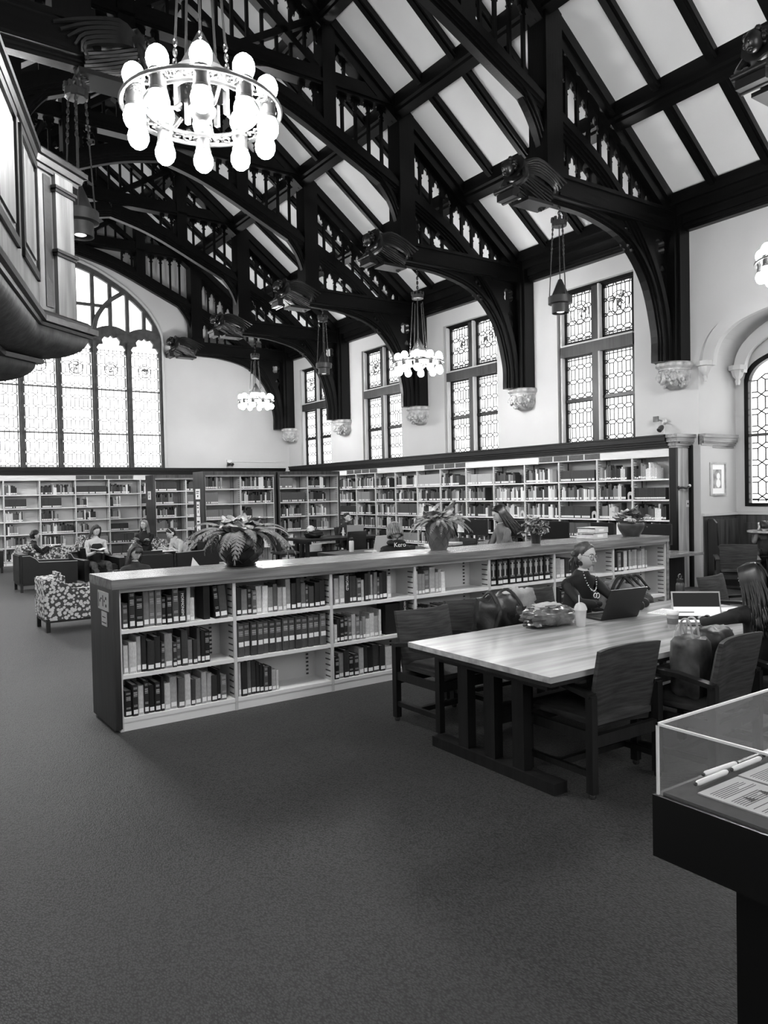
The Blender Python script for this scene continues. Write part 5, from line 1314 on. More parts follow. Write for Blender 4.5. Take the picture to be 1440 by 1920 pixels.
laptop(10.38, 16.25, .741, PI-.5, .45, 'open silver laptop in front of the girl at the distant table', lap_s, .42, .29)
t = thing('water_bottle', 'white water bottle with dark lid behind the low bookcase', 'bottle', (7.42, 11.75, .741)); MB().lathe([(.042, 0), (.045, .01), (.045, .19), (.03, .21)], 16).build('body', white_l, t, 40); MB().lathe([(.034, .205), (.036, .215), (.036, .25), (.02, .265)], 14).build('lid', rubber, t, 40); MB().torus((0, 0, .28), .02, .006, 12, 5, M=RX(PI/2)).build('carry_loop', rubber, t)
t = thing('water_bottle', 'clear small bottle beside the girl at the distant table', 'bottle', (10.15, 16.45, .741)); MB().lathe([(.03, 0), (.032, .12), (.014, .17), (.014, .19)], 14).build('body', cup_pl, t, 40); MB().lathe([(.016, .19), (.016, .205)], 10).build('cap', white_l, t)
t = thing('bag_pile', 'dark bag and papers heaped at the left end of distant table', 'bag', (9.2, 16.3, .741)); sup(MB(), (0, 0, .1), (.22, .2, .1), 71, .3, 4, .7).build('bag_body', blk_bag, t, 60); lump(MB(), (-.1, -.05, .2), (.1, .08, .1), 72, .3, 4).build('crumpled_paper', white_l, t, 60)
for i, (x, y, z0, s) in enumerate(((7.1, 11.5, .741, 1),)): pass
t = thing('waste_bin', 'pale waste bin standing before the middle stack', 'bin', (9.95, 17.6, 0)); MB().lathe([(.15, 0), (.155, .01), (.20, .48), (.19, .48), (.145, .02)], 18).build('bin_body', frieze_m, t, 40); MB().torus((0, 0, .48), .198, .008, 20, 5).build('rim', frieze_m, t)
t = thing('book_stack', 'pile of books and papers the standing woman is sorting', 'books', (6.30, 7.62, 0)); MB().box(-.3, -.25, .0, .3, .25, 1.02).build('trolley_body', frame_o, t); MB().box(-.32, -.27, 1.02, .32, .27, 1.05).build('trolley_top', top_oak, t)
t['label'] = 'wooden book trolley beside the standing long-haired woman'; t['category'] = 'trolley'; t.name = 'book_trolley'
for k in range(5):
    o = MB().box(-.13, -.09, 0, .13, .09, .03).build('book', cov[[10, 3, 9, 1, 11][k]].materials[0], None, False, (6.30+.02*k-.1*(k > 2), 7.56+.02*k, 1.051+.031*(k if k < 3 else k-3)+(0)), (0, 0, .2*k)); tag(o, ['pale book lowest on the book trolley', 'very dark book in the middle of the trolley pile', 'light grey book topping the trolley pile', 'black book lying beside the trolley pile', 'white book lying on the black one on the trolley'][k], 'book')
    if k > 2: o.location.x = 6.16; o.location.y = 7.76; o.rotation_euler = (0, 0, .3*k)
# ---------------------------------------------------------------- wall fittings
t = thing('security_camera', 'small wall camera above the bookcase end by the corbel', 'camera', (XR-.02, 8.62, 3.02)); MB().lathe([(.05, 0), (.05, .03), (.03, .05)], 14, M=RY(-PI/2)).build('mount', white_l, t, 40); MB().tube([(-.05, 0, 0), (-.12, -.03, -.06)], .018, 8).build('arm', white_l, t); MB().lathe([(.035, 0), (.05, .04), (.05, .12), (.04, .13)], 14, M=T(-.12, -.03, -.1) @ RY(-2.2)).build('lamp_head', steel, t, 40); MB().cbox((-.10, .12, .05), (.04, .10, .10)).tube([(-.03, 0, 0), (-.09, .1, .04)], .012, 6).build('square_head', grey_cloth, t)
MB().box(-.006, .01, -.28, 0, .02, 0).build('conduit', white_l, t)
t = thing('security_camera', 'small twin spotlight low on the great window wall', 'camera', (10.15, YF-.03, 2.95)); MB().cbox((0, 0, 0), (.16, .05, .1)).build('mount', white_l, t)
for s in (-1, 1): MB().lathe([(.03, 0), (.06, .1), (.05, .11)], 12, M=T(s*.06, -.02, -.06) @ RX(PI/2+.5)).build('lamp_head', steel, t, 40)
MB().box(.1, .005, -.02, 1.7, .02, .0).build('conduit', white_l, t)
t = thing('light_switch', 'white switch plate on the pale end panel', 'switch', (12.28, 8.118, 1.50)); MB().cbox((0, 0, 0), (.075, .008, .12)).build('plate', white_l, t); MB().cbox((0, -.008, 0), (.015, .014, .03)).build('toggle', rubber, t)
t = thing('coat_hook', 'dark bracket with pale tip on the pale end panel', 'bracket', (12.02, 8.115, 1.78)); MB().cbox((-.02, 0, 0), (.05, .02, .08)).build('plate', iron, t); MB().tube(catmull([(-.02, 0, 0), (.02, -.06, .01), (.10, -.09, .0), (.16, -.10, .03)], 4), .02, 8).build('arm', iron, t, 50); MB().ball((.17, -.10, .04), .028, 10, 8).build('tip', white_l, t, 50)
t = thing('thermostat', 'small white box on the wall beside the corner corbel', 'thermostat', (11.9, YF-.015, 4.95)); MB().cbox((0, 0, 0), (.09, .03, .14)).build('body', white_l, t); MB().cbox((0, -.017, .02), (.06, .004, .04)).build('dial', steel, t)
# framed print in the alcove reveal
t = thing('framed_print', 'framed portrait-shaped print hanging in the alcove reveal', 'picture', (12.905, AY+AHW-.002, 1.935)); fr = mat('picture_frame', .30, .35, .3, 8); pm = mat('print_grey', .30, .7, .6, 9)
m = MB(); 
for (a, b, c, d) in ((-.26, -.30, .26, -.27), (-.26, .27, .26, .30), (-.26, -.27, -.235, .27), (.235, -.27, .26, .27)): m.box(a, -.04, b, c, 0, d)
m.build('frame', fr, t); MB().box(-.235, -.015, -.27, .235, 0, .27).build('mount_board', card_m, t); MB().box(-.13, -.018, -.17, .13, -.015, .17).build('print', pm, t)
m = MB().ball((.03, -.018, .05), (.055, .002, .06), 14, 8); m.ball((.03, -.018, -.08), (.07, .002, .08), 14, 8); m.build('printed_figure', card_m, t)
# wainscot and settle in the alcove
wains = wood('wainscot_oak', .05, .4, .6, 'Z', 2)
m = MB().box(XR+.05, AY+AHW-.05, 0, AX, AY+AHW, 1.28).box(AX-.05, AY-AHW, 0, AX, AY+AHW, 1.28); w_o = tag(m.build('trim_12', wains), kind='structure')
for (x0, x1) in ((12.55, 12.95), (13.05, 13.42)): MB().box(x0, AY+AHW-.065, .25, x1, AY+AHW-.05, 1.12).build('wainscot_panel', wains, w_o)
for k in range(5): MB().box(AX-.065, AY-1.3+k*.54, .25, AX-.05, AY-1.3+k*.54+.44, 1.12).build('wainscot_panel', wains, w_o)
tag(MB().box(XR+.03, AY+AHW-.08, 1.27, AX, AY+AHW, 1.32).box(AX-.08, AY-AHW, 1.27, AX, AY+AHW, 1.32).build('trim_13', plaster), kind='structure')
t = thing('settle', 'dark high-backed wooden settle end at the alcove corner', 'bench', (12.62, 7.66, 0)); M_ = Matrix(((0, 0, 1, 0), (1, 0, 0, 0), (0, 1, 0, 0), (0, 0, 0, 1)))
MB().plate([(-.42, 0), (.2, 0), (.2, 1.22), (.10, 1.22), (.04, 1.15), (.02, .75), (-.05, .62), (-.42, .60)], [], .05, T(-.1, 0, 0) @ M_).build('end_panel', table_d, t); MB().box(-.1, -.40, .40, .75, .18, .45).build('seat', table_d, t); MB().box(-.1, .14, .45, .75, .20, 1.2).build('back', wains, t)
t = thing('round_table', 'high round table of the person in the alcove', 'table', (13.02, 6.98, 0)); MB().lathe([(.38, .0), (.40, .01), (.40, .035), (.38, .04)], 28, (0, 0, .98)).build('tabletop', table_o, t, 40); MB().lathe([(.05, .03), (.05, .98)], 12).build('column', table_d, t); MB().lathe([(.26, 0), (.24, .03), (.05, .05)], 20).build('base', table_d, t)
t = thing('paper_cup', 'paper cup standing on the high round table', 'cup', (12.83, 7.08, 1.021)); MB().lathe([(.035, 0), (.045, .12)], 14).build('cup', white_l, t, 40); MB().lathe([(.048, .12), (.048, .13), (.04, .14)], 14).build('lid', card_m, t, 40)
# ---------------------------------------------------------------- people
skin_m = mat('skin', .52, .5, .06, 8); lips_m = mat('lips', .20, .45); eye_m = mat('eye', .02, .15); white_e = mat('eye_white', .7, .3)
hair_d = mat('dark_hair', .010, .35, .7, 30, (1, 1, .2), spec=.5); hair_l = mat('fair_hair', .22, .4, .8, 26, (1, 1, .2)); hair_m = mat('brown_hair', .05, .4, .7, 26, (1, 1, .2))
c_black = mat('black_cotton', .004, .75, .4, 9, bump=.4, bscale=16); c_dark = mat('dark_cotton', .03, .8, .4, 9, bump=.4, bscale=16); c_grey = mat('grey_cotton', .14, .8, .3, 9, bump=.4, bscale=16); c_light = mat('light_cotton', .50, .8, .2, 9, bump=.4, bscale=16); denim = mat('denim', .05, .8, .5, 20); wire = mat('spectacle_wire', .05, .3, metal=.6); lens_m = glassy('spectacle_lens', .9, .02, .08)
def ik(S, Wp, l1, l2, pole):
    d = Wp-S; L = d.length
    if L > (l1+l2)*.995: Wp = S+d*((l1+l2)*.995/L); d = Wp-S; L = d.length
    a = (l1*l1-l2*l2+L*L)/(2*L); h = math.sqrt(max(0, l1*l1-a*a)); u = d/L; pl = Vector(pole); pl = pl-u*pl.dot(u); pl.normalize(); return S+u*a+pl*h, Wp
def hand(m, Wp, fdir, palm, s, side, curl=.6):
    f = Vector(fdir).normalized(); n = Vector(palm); n = (n-f*n.dot(f)).normalized(); x = f.cross(n)*side
    m.ball(Wp+f*.045*s, (1, 1, 1), 10, 8, M=Matrix(((x.x*.040*s, f.x*.052*s, n.x*.016*s, 0), (x.y*.040*s, f.y*.052*s, n.y*.016*s, 0), (x.z*.040*s, f.z*.052*s, n.z*.016*s, 0), (0, 0, 0, 1))))
    for k, (o, L) in enumerate(((-.028, .070), (-.010, .080), (.009, .076), (.026, .060))):
        b = Wp+(f*.085+x*o)*s; P = [b-f*.02*s, b]; d = f.copy()
        for j in range(3):
            d = (d+n*(curl*.45)).normalized(); b = b+d*(L*(.45, .32, .23)[j]*s); P.append(b)
        m.tube(P, [.009*s, .0095*s, .0085*s, .0075*s, .005*s], 7)
    b = Wp+(f*.02-x*.032)*s; d = (f*.6-x*.7+n*.25).normalized(); P = [b]
    for j in range(3): b = b+d*(.032, .026, .02)[j]*s; d = (d+f*.25+n*.15).normalized(); P.append(b)
    m.tube(P, [.013*s, .011*s, .009*s, .006*s], 7)
def head_parts(m, c, R, s, mi_skin=0, mi_lip=5, mi_eye=6, mi_white=7, mi_brow=8):
    def tr(p): return Vector(c)+R @ (Vector(p)*s)
    m.mi = mi_skin; nu, nv = 28, 22; v = []; f = []
    for j in range(nv+1):
        t = PI*j/nv
        for k in range(nu):
            a = 2*PI*k/nu; d = Vector((math.sin(t)*math.cos(a), math.sin(t)*math.sin(a), math.cos(t)))
            x, y, z = d.x*.073, d.y*.092, d.z*.115
            fr = max(0, -d.y)
            if d.z < 0: q = -d.z; x *= 1-.34*q*q; y *= 1-.18*q*q; y -= .018*q*q*fr+.006*q
            x *= 1-.05*fr
            ex = math.exp(-(((abs(x)-.031)/.016)**2+((z-.008)/.014)**2))*fr; y += .009*ex            # eye sockets
            y -= .006*math.exp(-(((z-.034)/.012)**2+(x/.05)**2))*fr                                     # brow
            y -= .008*math.exp(-(((z+.098)/.016)**2+(x/.022)**2))*fr                                    # chin
            y -= .004*math.exp(-(((abs(x)-.042)/.016)**2+((z+.018)/.02)**2))*fr                         # cheek bones
            y -= .005*math.exp(-(((z+.062)/.012)**2+(x/.024)**2))*fr                                    # mouth
            v.append(tr((x, y, z)))
    for j in range(nv):
        for k in range(nu): f.append((j*nu+k, (j+1)*nu+k, (j+1)*nu+(k+1) % nu, j*nu+(k+1) % nu))
    m.add(v, f)
    m.tube([tr((0, -.080, .022)), tr((0, -.096, -.004)), tr((0, -.111, -.028)), tr((0, -.097, -.040))], [.005*s, .007*s, .0105*s, .006*s], 8)
    for sx in (-1, 1):
        m.ball(tr((sx*.009, -.095, -.034)), .006*s, 7, 5)
        m.ball(tr((sx*.074, .006, -.004)), (1, 1, 1), 8, 6, M=R.to_4x4() @ Matrix.Diagonal((.010*s, .020*s, .030*s, 1)))
        m.mi = mi_white; m.ball(tr((sx*.031, -.076, .007)), .0115*s, 10, 8)
        m.mi = mi_eye; m.ball(tr((sx*.031, -.084, .005)), .0058*s, 8, 6)
        m.mi = mi_skin; m.tube([tr((sx*.017, -.083, .011)), tr((sx*.031, -.0895, .0155)), tr((sx*.045, -.081, .010))], .0042*s, 6)
        m.mi = mi_brow; m.tube([tr((sx*.014, -.0905, .028)), tr((sx*.032, -.0915, .034)), tr((sx*.050, -.077, .028))], [.0028*s, .0036*s, .002*s], 5); m.mi = mi_skin
    m.mi = mi_lip; m.tube([tr((-.021, -.0905, -.062)), tr((-.008, -.1005, -.058)), tr((.008, -.1005, -.058)), tr((.021, -.0905, -.062))], [.002*s, .0045*s, .0045*s, .002*s], 6)
    m.tube([tr((-.019, -.0905, -.064)), tr((0, -.1005, -.068)), tr((.019, -.0905, -.064))], [.002*s, .006*s, .002*s], 6); m.mi = mi_skin
    return tr
def hair_shell(m, tr, thick=1.10, low=-.35, bang=.42, back=1.0):
    nu, nv = 44, 30; v = []; f = []
    for j in range(nv+1):
        t = PI*j/nv
        for k in range(nu):
            a = 2*PI*k/nu; d = Vector((math.sin(t)*math.cos(a), math.sin(t)*math.sin(a), math.cos(t)))
            y_ = d.y; hl = bang+.17 if y_ < -.75 else (bang+.17-(y_+.75)*1.15 if y_ < .1 else bang+.17-.98-(y_-.1)*2.2)   # hairline falls from the forehead to the nape
            b_ = max(0, min(1, (d.z-hl)/.22)); b_ = b_*b_*(3-2*b_); q = .925+(thick-.925)*b_+.006*math.sin(23*a)*b_
            v.append(tr((d.x*.077*q, d.y*.097*q*(back if d.y > 0 else 1)+.004, d.z*.117*q+.003)))
    for j in range(nv):
        for k in range(nu): f.append((j*nu+k, (j+1)*nu+k, (j+1)*nu+(k+1) % nu, j*nu+(k+1) % nu))
    m.add(v, f)
def strands(m, tr, n, L, seed, spread=1.0, a0=.25, a1=PI-.25, r0=.011, wave=.01, toback=.6, part=True):
    q = random.Random(seed)
    for i in range(n):
        sd = -1 if i % 2 else 1; u0 = (i//2+q.random()*.8)/(n/2); y1 = -.035+.145*u0; xs = .088*math.sqrt(max(.02, 1-(max(0, y1)/.118)**2)); y0 = -.055+.12*u0
        LL = L*q.uniform(.8, 1.08); ph = q.random()*6; P = [tr((sd*.003, y0, .122-.25*y0*y0/.1)), tr((sd*xs*.62, y0*.7+y1*.3, .101)), tr((sd*xs*.96, y1*.9, .045)), tr((sd*xs*1.05, y1, -.02))]
        for k in range(1, 8):
            u = k/7; P.append(tr((sd*xs*(1.05+.25*spread*u)+wave*u*math.sin(5*u+ph), y1*(1+.15*spread*u)+toback*.03*u+wave*u*math.cos(4*u+ph), -.02-LL*u)))
        m.tube(P, [r0*.8, r0, r0, r0]+[r0*(1.1-.9*(k/7)**3) for k in range(1, 8)], 5)
def comb(m, tr, n=34, r0=.007):
    for i in range(n):
        sd = -1 if i % 2 else 1; u = (i//2)/(n/2); y0 = -.042+.11*u; z0 = math.sqrt(max(0, 1-(y0/.098)**2))*.119
        m.tube(catmull([tr((sd*.003, y0, z0)), tr((sd*.050, y0+.025, z0*.80)), tr((sd*.080, y0*.4+.035, .030-.03*(1-u))), tr((sd*.060, .085, -.015)), tr((sd*.012, .112, -.012))], 2), r0, 5)
def person(label, loc, rz, s=1.0, hp=.50, lean=.2, sit=True, head=(0, 0, 0), hands=None, shirt=None, arms='long', legs=None, hair=('short', None), extra=None, pole=(0, .3, -1), shoulder=.165, knees=None, twist=0):
    shirt = shirt or c_dark; legs = legs or denim
    t = thing('person', label, 'person', loc, rz)
    d = Vector((0, -math.sin(lean), math.cos(lean)))
    pel = Vector((0, 0, hp)); waist = pel+d*.20*s; chest = pel+d*.38*s; nb_ = pel+d*.52*s; d2 = Vector((0, -math.sin(lean*.7+.15), math.cos(lean*.7+.15))); nk = nb_+d2*.075*s; hd = nk+d2*.05*s+Vector((0, -.012, .055))*s
    J = [pel, waist, chest, nb_, nk]; RR = [.150, .128, .140, .088, .052]; E = [(0, 1), (1, 2), (2, 3), (3, 4)]; SEG = ['shirt', 'shirt', 'shirt', 'neck']
    def addj(p, r, frm, seg): J.append(Vector(p)); RR.append(r); E.append((frm, len(J)-1)); SEG.append(seg); return len(J)-1
    hands = hands or {-1: (-.2, -.35, hp+.2), 1: (.2, -.35, hp+.2)}; HW = {}
    for sx in (-1, 1):
        tw = Matrix.Rotation(twist, 3, 'Z'); S = pel+d*.455*s+tw @ Vector((sx*shoulder*s, .01, 0)); a = addj(chest.lerp(nb_, .55)+tw @ Vector((sx*.075*s, 0, 0)), .088, 2, 'shirt')
        El, Wr = ik(S, Vector(hands[sx]), .285*s, .255*s, (sx*pole[0]*1.0+sx*.35, pole[1], pole[2]))
        b = addj(S, .066, a, 'shirt'); mid = addj(S.lerp(El, .5), .050, b, 'upper'); c = addj(El, .041, mid, 'upper'); fm_ = addj(El.lerp(Wr, .4), .039, c, 'fore'); e = addj(Wr, .027, fm_, 'fore'); HW[sx] = (Wr, (Wr-El).normalized())
        H = Vector((sx*.095*s, -.02 if sit else 0, hp-.03)); h = addj(H, .100, 0, 'leg')
        if sit: Kn = Vector(knees[sx]) if knees else Vector((sx*.13*s, -.44*s, hp+.01)); An = Vector((Kn.x*1.05, Kn.y-.02, .10)); 
        else: Kn = Vector((sx*.10*s, -.02, hp*.53)); An = Vector((sx*.10*s, .03, .09))
        k0 = addj(H.lerp(Kn, .5), .080, h, 'leg'); k = addj(Kn, .060, k0, 'leg'); k1 = addj(Kn.lerp(An, .4), .056, k, 'leg'); an = addj(An, .038, k1, 'leg'); addj(An+Vector((0, -.16*s, -.055)), .034, an, 'shoe')
    me = bpy.data.meshes.new('body'); me.from_pydata([tuple(p) for p in J], E, []); ob = bpy.data.objects.new('tmp_body', me); COL.objects.link(ob)
    sk = ob.modifiers.new('Skin', 'SKIN'); sk.use_smooth_shade = True; ob.modifiers.new('Sub', 'SUBSURF').levels = 2
    for i, r in enumerate(RR):
        k_ = s*(1.0 if i > 2 else 1.0); me.skin_vertices[0].data[i].radius = (r*k_, r*k_); me.skin_vertices[0].data[i].use_root = (i == 0)
    dg = bpy.context.evaluated_depsgraph_get(); ev = ob.evaluated_get(dg); m2 = bpy.data.meshes.new_from_object(ev)
    V = [v.co.copy() for v in m2.vertices]; Fc = [tuple(p.vertices) for p in m2.polygons]
    bpy.data.objects.remove(ob); bpy.data.meshes.remove(m2); bpy.data.meshes.remove(me)
    # widen the torso a little and flatten it front to back
    for v in V:
        u = (v-pel).dot(d)
        if -.05 < u < .5*s and abs(v.x) < .2*s:
            ax = pel+d*u; v.x *= 1.12; o_ = v-ax; y_ = o_.dot(Vector((0, d.z, -d.y))); v -= Vector((0, d.z, -d.y))*y_*.16
    m = MB(); m.v = [tuple(v) for v in V]; m.f = Fc
    MI = {'neck': 0, 'shirt': 1, 'upper': 1 if arms in ('long', 'short') else 0, 'fore': 1 if arms == 'long' else 0, 'leg': 2, 'shoe': 3}
    mids = []
    for q in Fc:
        c = sum((V[i] for i in q), Vector())/len(q); best = 9; bi = 'shirt'
        for (a, b), sg in zip(E, SEG):
            A, B = J[a], J[b]; AB = B-A; tt = max(0, min(1, (c-A).dot(AB)/AB.length_squared)); r_ = RR[a]+(RR[b]-RR[a])*tt; dd = (c-A-AB*tt).length-r_*s
            if dd < best: best = dd; bi = sg
        k = MI[bi]
        if arms == 'vest' and k == 1 and (c-pel).dot(d) > .40*s: k = 0
        mids.append(k)
    m.m = mids
    Rh = (Matrix.Rotation(head[1], 3, 'Z') @ Matrix.Rotation(lean*.35+head[0], 3, 'X') @ Matrix.Rotation(head[2], 3, 'Y'))
    tr = head_parts(m, hd, Rh, s)
    m.mi = 0
    for sx in (-1, 1):
        Wr, f_ = HW[sx]; hand(m, Wr-f_*.01, f_+Vector((0, -.1, -.15)), (0, -.15, -1), s, sx)
    hm = hair[1] or hair_d
    body = m.mesh('body', [skin_m, shirt, legs, rubber, shirt, lips_m, eye_m, white_e, hm], 'all'); inst('body', body, t)
    hb = MB(); kind = hair[0]
    if kind == 'short': hair_shell(hb, tr, 1.10, -.3, .45); comb(hb, tr, 30, .009)
    elif kind == 'tied':
        hair_shell(hb, tr, 1.05, -.4, .50); hb.ball(tr((0, .115, -.01)), .030*s, 10, 8); comb(hb, tr)
        strands_n = [hb.tube([tr((sx*.02, .10, -.02)), tr((sx*.035, .125, -.08)), tr((sx*.03, .12, -.15))], [.012*s, .010*s, .003*s], 6) for sx in (-1, 1)]
    elif kind == 'long': hair_shell(hb, tr, 1.06, -.5, .42); strands(hb, tr, 90, hair[2] if len(hair) > 2 else .38, 7, 1.0, -.35, PI+.35, .009, .010)
    elif kind == 'bob': hair_shell(hb, tr, 1.06, -.5, .40); strands(hb, tr, 70, .20, 9, .5, -.35, PI+.35, .0085, .006)
    elif kind == 'wavy': hair_shell(hb, tr, 1.08, -.5, .42); strands(hb, tr, 190, hair[2] if len(hair) > 2 else .36, 17, 1.7, -.55, PI+.55, .0085, .034)
    elif kind == 'fringe':
        hair_shell(hb, tr, 1.06, -.5, .40); strands(hb, tr, 26, .24, 9, .4, -.25, PI+.25, .012, .006)
        for k in range(9): x = -.052+.013*k; hb.tube([tr((x*.8, -.075, .095)), tr((x, -.105, .065)), tr((x*1.1, -.104, .030))], [.008*s, .009*s, .004*s], 6)
    elif kind == 'braids':
        hair_shell(hb, tr, 1.12, -.5, .45)
        for k in range(24):
            a = 2*PI*k/24; P = [tr((.02*math.cos(a), .02*math.sin(a)+.01, .128)), tr((.07*math.cos(a), .09*math.sin(a), .10)), tr((.098*math.cos(a), .118*math.sin(a), .03)), tr((.104*math.cos(a), .124*math.sin(a), -.07))]
            hb.tube(catmull(P, 3), .014*s, 6)
    if hair[0] == 'braids':
        hb.mi = 0
    ho = hb.build('hair', hm, t, 'all')
    if extra: extra(t, tr, s, Rh, hd, HW, nb_, d, pel)
    return t
def glasses(t, tr, s, round_=True):
    m = MB()
    for sx in (-1, 1):
        P = [tr((sx*.032+.027*math.cos(a), -.098+.006*abs(math.cos(a)), .003+.026*math.sin(a))) for a in [2*PI*k/20 for k in range(21)]]; m.tube(P, .0017*s, 5); m.tube([tr((sx*.058, -.094, .010)), tr((sx*.078, -.04, .012)), tr((sx*.079, .01, .008))], .0016*s, 5)
    m.tube([tr((-.006, -.101, .006)), tr((0, -.104, .009)), tr((.006, -.101, .006))], .0016*s, 5); gl = m.build('glasses', wire, t)
    for sx in (-1, 1):
        l = MB(); v = [tr((sx*.032, -.098, .003))]+[tr((sx*.032+.026*math.cos(2*PI*k/18), -.098, .003+.025*math.sin(2*PI*k/18))) for k in range(18)]; l.add(v, [(0, 1+k, 1+(k+1) % 18) for k in range(18)]); l.build('lens', lens_m, gl)
def ex_main(t, tr, s, Rh, hd, HW, nb_, d, pel):
    glasses(t, tr, s); m = MB()
    for k in range(22):
        a = PI*(k/21)-PI; x = .075*math.cos(a); y = -.085+.0*x; z = .02+.17*math.sin(a)*1.0
        p = nb_+Vector((x, y-.055*abs(math.sin(a)), z*1.0+.02)); m.ball(p, .0035+.0015*(k % 3), 6, 5)
    m.torus(nb_+Vector((.02, -.165, -.17)), .022, .004, 14, 5, M=RX(PI/2)); m.torus(nb_+Vector((-.015, -.165, -.165)), .02, .004, 14, 5, M=RX(PI/2)); m.build('bead_necklace', card_m, t)
    for sx in (-1, 1): MB().torus(tr((sx*.078, .0, -.045)), .008, .002, 10, 4, M=RX(PI/2)).build('earring', chrome, t)
person('girl with round glasses and black top working at the oak table', (5.36, 4.70, 0), .0, 1.02, .50, .16, head=(.10, .10, .05), hands={-1: (-.12, -.50, .80), 1: (-.02, -.46, .80)}, shirt=c_black, hair=('tied', hair_m), extra=ex_main, pole=(1.2, .4, -.4), shoulder=.16)
person('girl with long dark wavy hair seen from behind at right edge', (5.24, 2.84, 0), PI-.30, .97, .46, .20, head=(.25, .15, 0), hands={-1: (-.22, -.50, .80), 1: (.12, -.52, .80)}, shirt=c_black, hair=('wavy', hair_d, .40), pole=(1.2, .5, -.4))
person('long-haired woman standing behind the low bookcase looking down', (7.00, 7.28, 0), -1.95, .95, .84, .12, sit=False, head=(.45, .1, 0), hands={-1: (-.12, -.42, 1.05), 1: (.16, -.40, 1.05)}, shirt=c_grey, hair=('wavy', hair_d, .36))
def ex_hood(t, tr, s, Rh, hd, HW, nb_, d, pel):
    m = MB(); m.torus(nb_+Vector((0, .02, .03)), .11, .05, 20, 8, flat=.8); m.build('collar', c_black, t, 'all')
    m = MB().text('Kero', .10, T(nb_.x, nb_.y+.185, nb_.z+.0) @ RZ(PI) @ RX(PI/2), .003); m.build('lettering', card_m, t)
person('person with fair streaked hair and lettered black hood seen from behind', (7.22, 10.05, 0), PI-.25, 1.16, .36, .08, head=(.35, 0, 0), hands={-1: (-.2, -.5, .80), 1: (.2, -.5, .80)}, shirt=c_black, hair=('braids', hair_l), extra=ex_hood)
person('person with dark bobbed hair half hidden behind the diamond-pattern pot', (8.78, 10.5, 0), PI+.2, 1.0, .48, .12, head=(.2, .3, 0), hands={-1: (-.2, -.5, .82), 1: (.2, -.5, .82)}, shirt=c_grey, hair=('bob', hair_d))
person('girl with hand to mouth reading at the distant table', (10.62, 17.05, 0), -.35, .97, .52, .14, head=(.22, .35, 0), hands={-1: (-.2, -.40, .80), 1: (.04, -.20, 1.10)}, shirt=c_dark, hair=('tied', hair_d))
person('man in dark jacket reading in leaf-print armchair at far left', (3.22, 18.45, 0), PI/2, .95, .36, .06, head=(.3, 0, 0), hands={-1: (-.10, -.40, .75), 1: (.12, -.42, .75)}, shirt=c_black, hair=('short', hair_d))
person('woman in dark vest top reading in black armchair', (4.05, 16.35, 0), .1, 1.0, .46, .10, head=(.45, .1, 0), hands={-1: (-.08, -.36, .72), 1: (.10, -.36, .72)}, shirt=c_black, arms='vest', hair=('bob', hair_m))
person('woman in glasses and black jumper with folded arms', (5.68, 18.25, 0), -.55, 1.0, .46, .02, head=(.0, -.35, 0), hands={-1: (.06, -.22, .80), 1: (-.08, -.24, .82)}, shirt=c_black, hair=('bob', hair_l), extra=lambda t, tr, s, *a: glasses(t, tr, s))
def ex_phones(t, tr, s, Rh, hd, *a):
    m = MB(); P = [tr((.088*math.cos(k/16*PI), .0, .125*math.sin(k/16*PI))) for k in range(17)]; m.tube(P, .008*s, 6)
    for sx in (-1, 1): m.ball(tr((sx*.088, 0, -.005)), (.016*s, .032*s, .036*s), 10, 8)
    m.build('headphones', white_l, t)
person('boy in light shirt and headphones bent over writing', (6.28, 16.95, 0), -PI/2+.15, 1.0, .46, .75, head=(.35, 0, 0), hands={-1: (-.10, -.60, .66), 1: (.10, -.56, .66)}, shirt=c_light, arms='short', hair=('short', hair_d), extra=ex_phones)
person('girl with fringe and glasses holding a pen, nearest of the readers', (3.48, 11.70, 0), .05, 1.04, .25, .0, head=(.38, .12, 0), hands={-1: (-.15, -.42, .50), 1: (.34, -.36, .60)}, shirt=c_dark, arms='short', hair=('fringe', hair_m), extra=lambda t, tr, s, *a: glasses(t, tr, s))
person('person slumped over the high round table in the alcove', (13.22, 7.22, 0), PI/2+PI+.5, .95, .62, .85, head=(.9, 0, 0), hands={-1: (-.10, -.50, 1.04), 1: (.10, -.52, 1.04)}, shirt=c_grey, hair=('short', hair_d))
t = thing('bar_stool', 'stool under the person in the alcove', 'stool', (13.22, 7.22, 0)); MB().lathe([(.17, .0), (.18, .01), (.18, .04), (.16, .05)], 18, (0, 0, .53)).build('seat', table_d, t, 40)
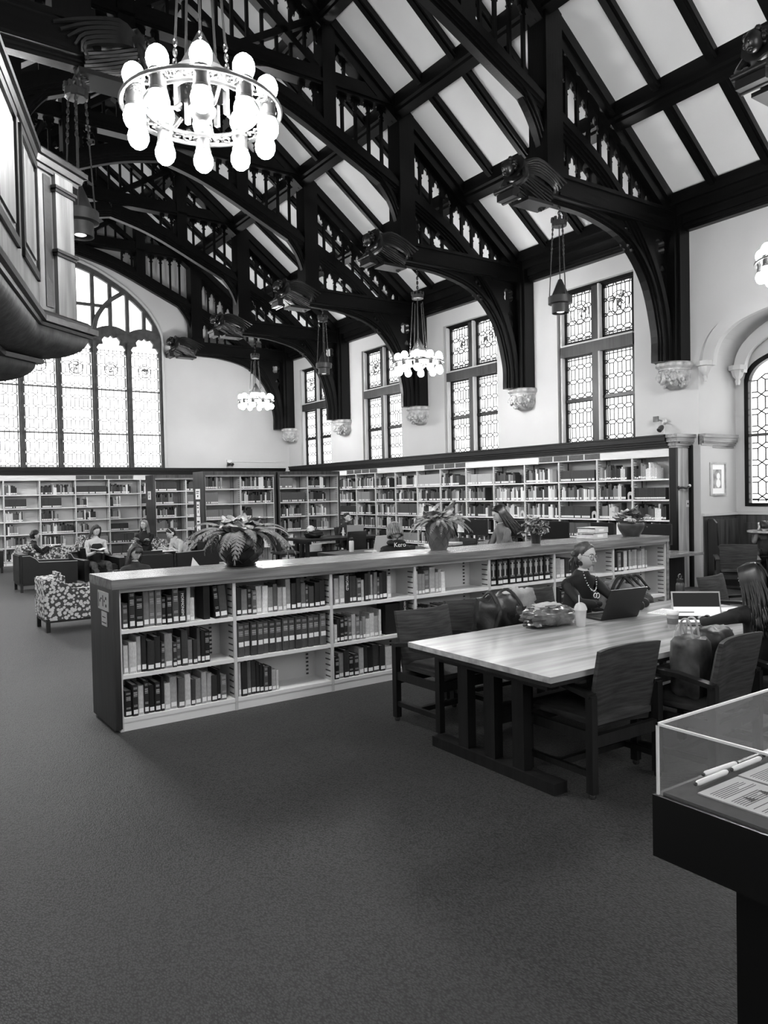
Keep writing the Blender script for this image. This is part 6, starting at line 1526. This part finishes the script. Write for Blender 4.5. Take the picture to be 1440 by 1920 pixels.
for k in range(4): a = PI/4+k*PI/2; MB().tube([(.12*math.cos(a), .12*math.sin(a), .54), (.17*math.cos(a), .17*math.sin(a), 0)], .016, 6).build('leg', table_d, t)
# what the readers hold
t = thing('tablet', 'black tablet propped on the lap of the nearest reader', 'tablet', (3.46, 11.24, .50), .1); MB().box(-.17, -.006, 0, .17, .006, .24, RX(-.35)).build('casing', rubber, t); MB().box(-.155, .006, .012, .155, .008, .228, RX(-.35)).build('screen', scr_off, t)
t = thing('pen', 'white pen in the hand of the nearest reader', 'pen', (3.84, 11.32, .64)); MB().tube([(0, 0, -.03), (.09, -.02, .10)], .006, 8).build('barrel', white_l, t); MB().ball((.09, -.02, .10), .007, 8, 6).build('button', rubber, t)
t = thing('paper_sheet', 'folded white paper standing behind the low bookcase edge', 'paper', (4.15, 11.2, .62), .3); MB().add([(0, 0, 0), (.3, 0, 0), (.18, .12, .0), (.08, .02, .26)], [(0, 1, 3), (1, 2, 3), (2, 0, 3)]).build('folded_sheet', card_m, t); MB().box(0, 0, -.62, .3, .1, -.0).build('prop_stand', frame_o, t)
t = thing('paper_sheet', 'white drawing paper under the hand of the writing boy', 'paper', (5.75, 16.95, .60), .1); MB().box(-.22, -.3, 0, .22, .3, .01).build('sheet', card_m, t); MB().box(-.2, -.25, -.03, .2, .25, 0).build('board', rubber, t)
for i, (x, y, z, rz, lb) in enumerate(((4.02, 15.94, .76, .1, 'open book held by the woman in vest top'), (3.72, 18.46, .74, PI/2, 'open book held by the man in dark jacket'))):
    t = thing('open_book', lb, 'book', (x, y, z), rz)
    for s_ in (-1, 1): MB().box(0 if s_ > 0 else -.13, -.09, 0, .13 if s_ > 0 else 0, .09, .012, RY(-s_*.25)).build('page_block', card_m, t); MB().box(0 if s_ > 0 else -.14, -.1, -.006, .14 if s_ > 0 else 0, .1, 0, RY(-s_*.25)).build('cover', rubber, t)
t = thing('paper_cup', 'pale bag-shaped paper cup on the floor beside black armchair', 'cup', (4.08, 15.5, 0)); MB().lathe([(.09, 0), (.13, .30)], 14).build('cup', white_l, t, 40); MB().torus((0, 0, .30), .13, .006, 16, 5).build('rim', white_l, t)
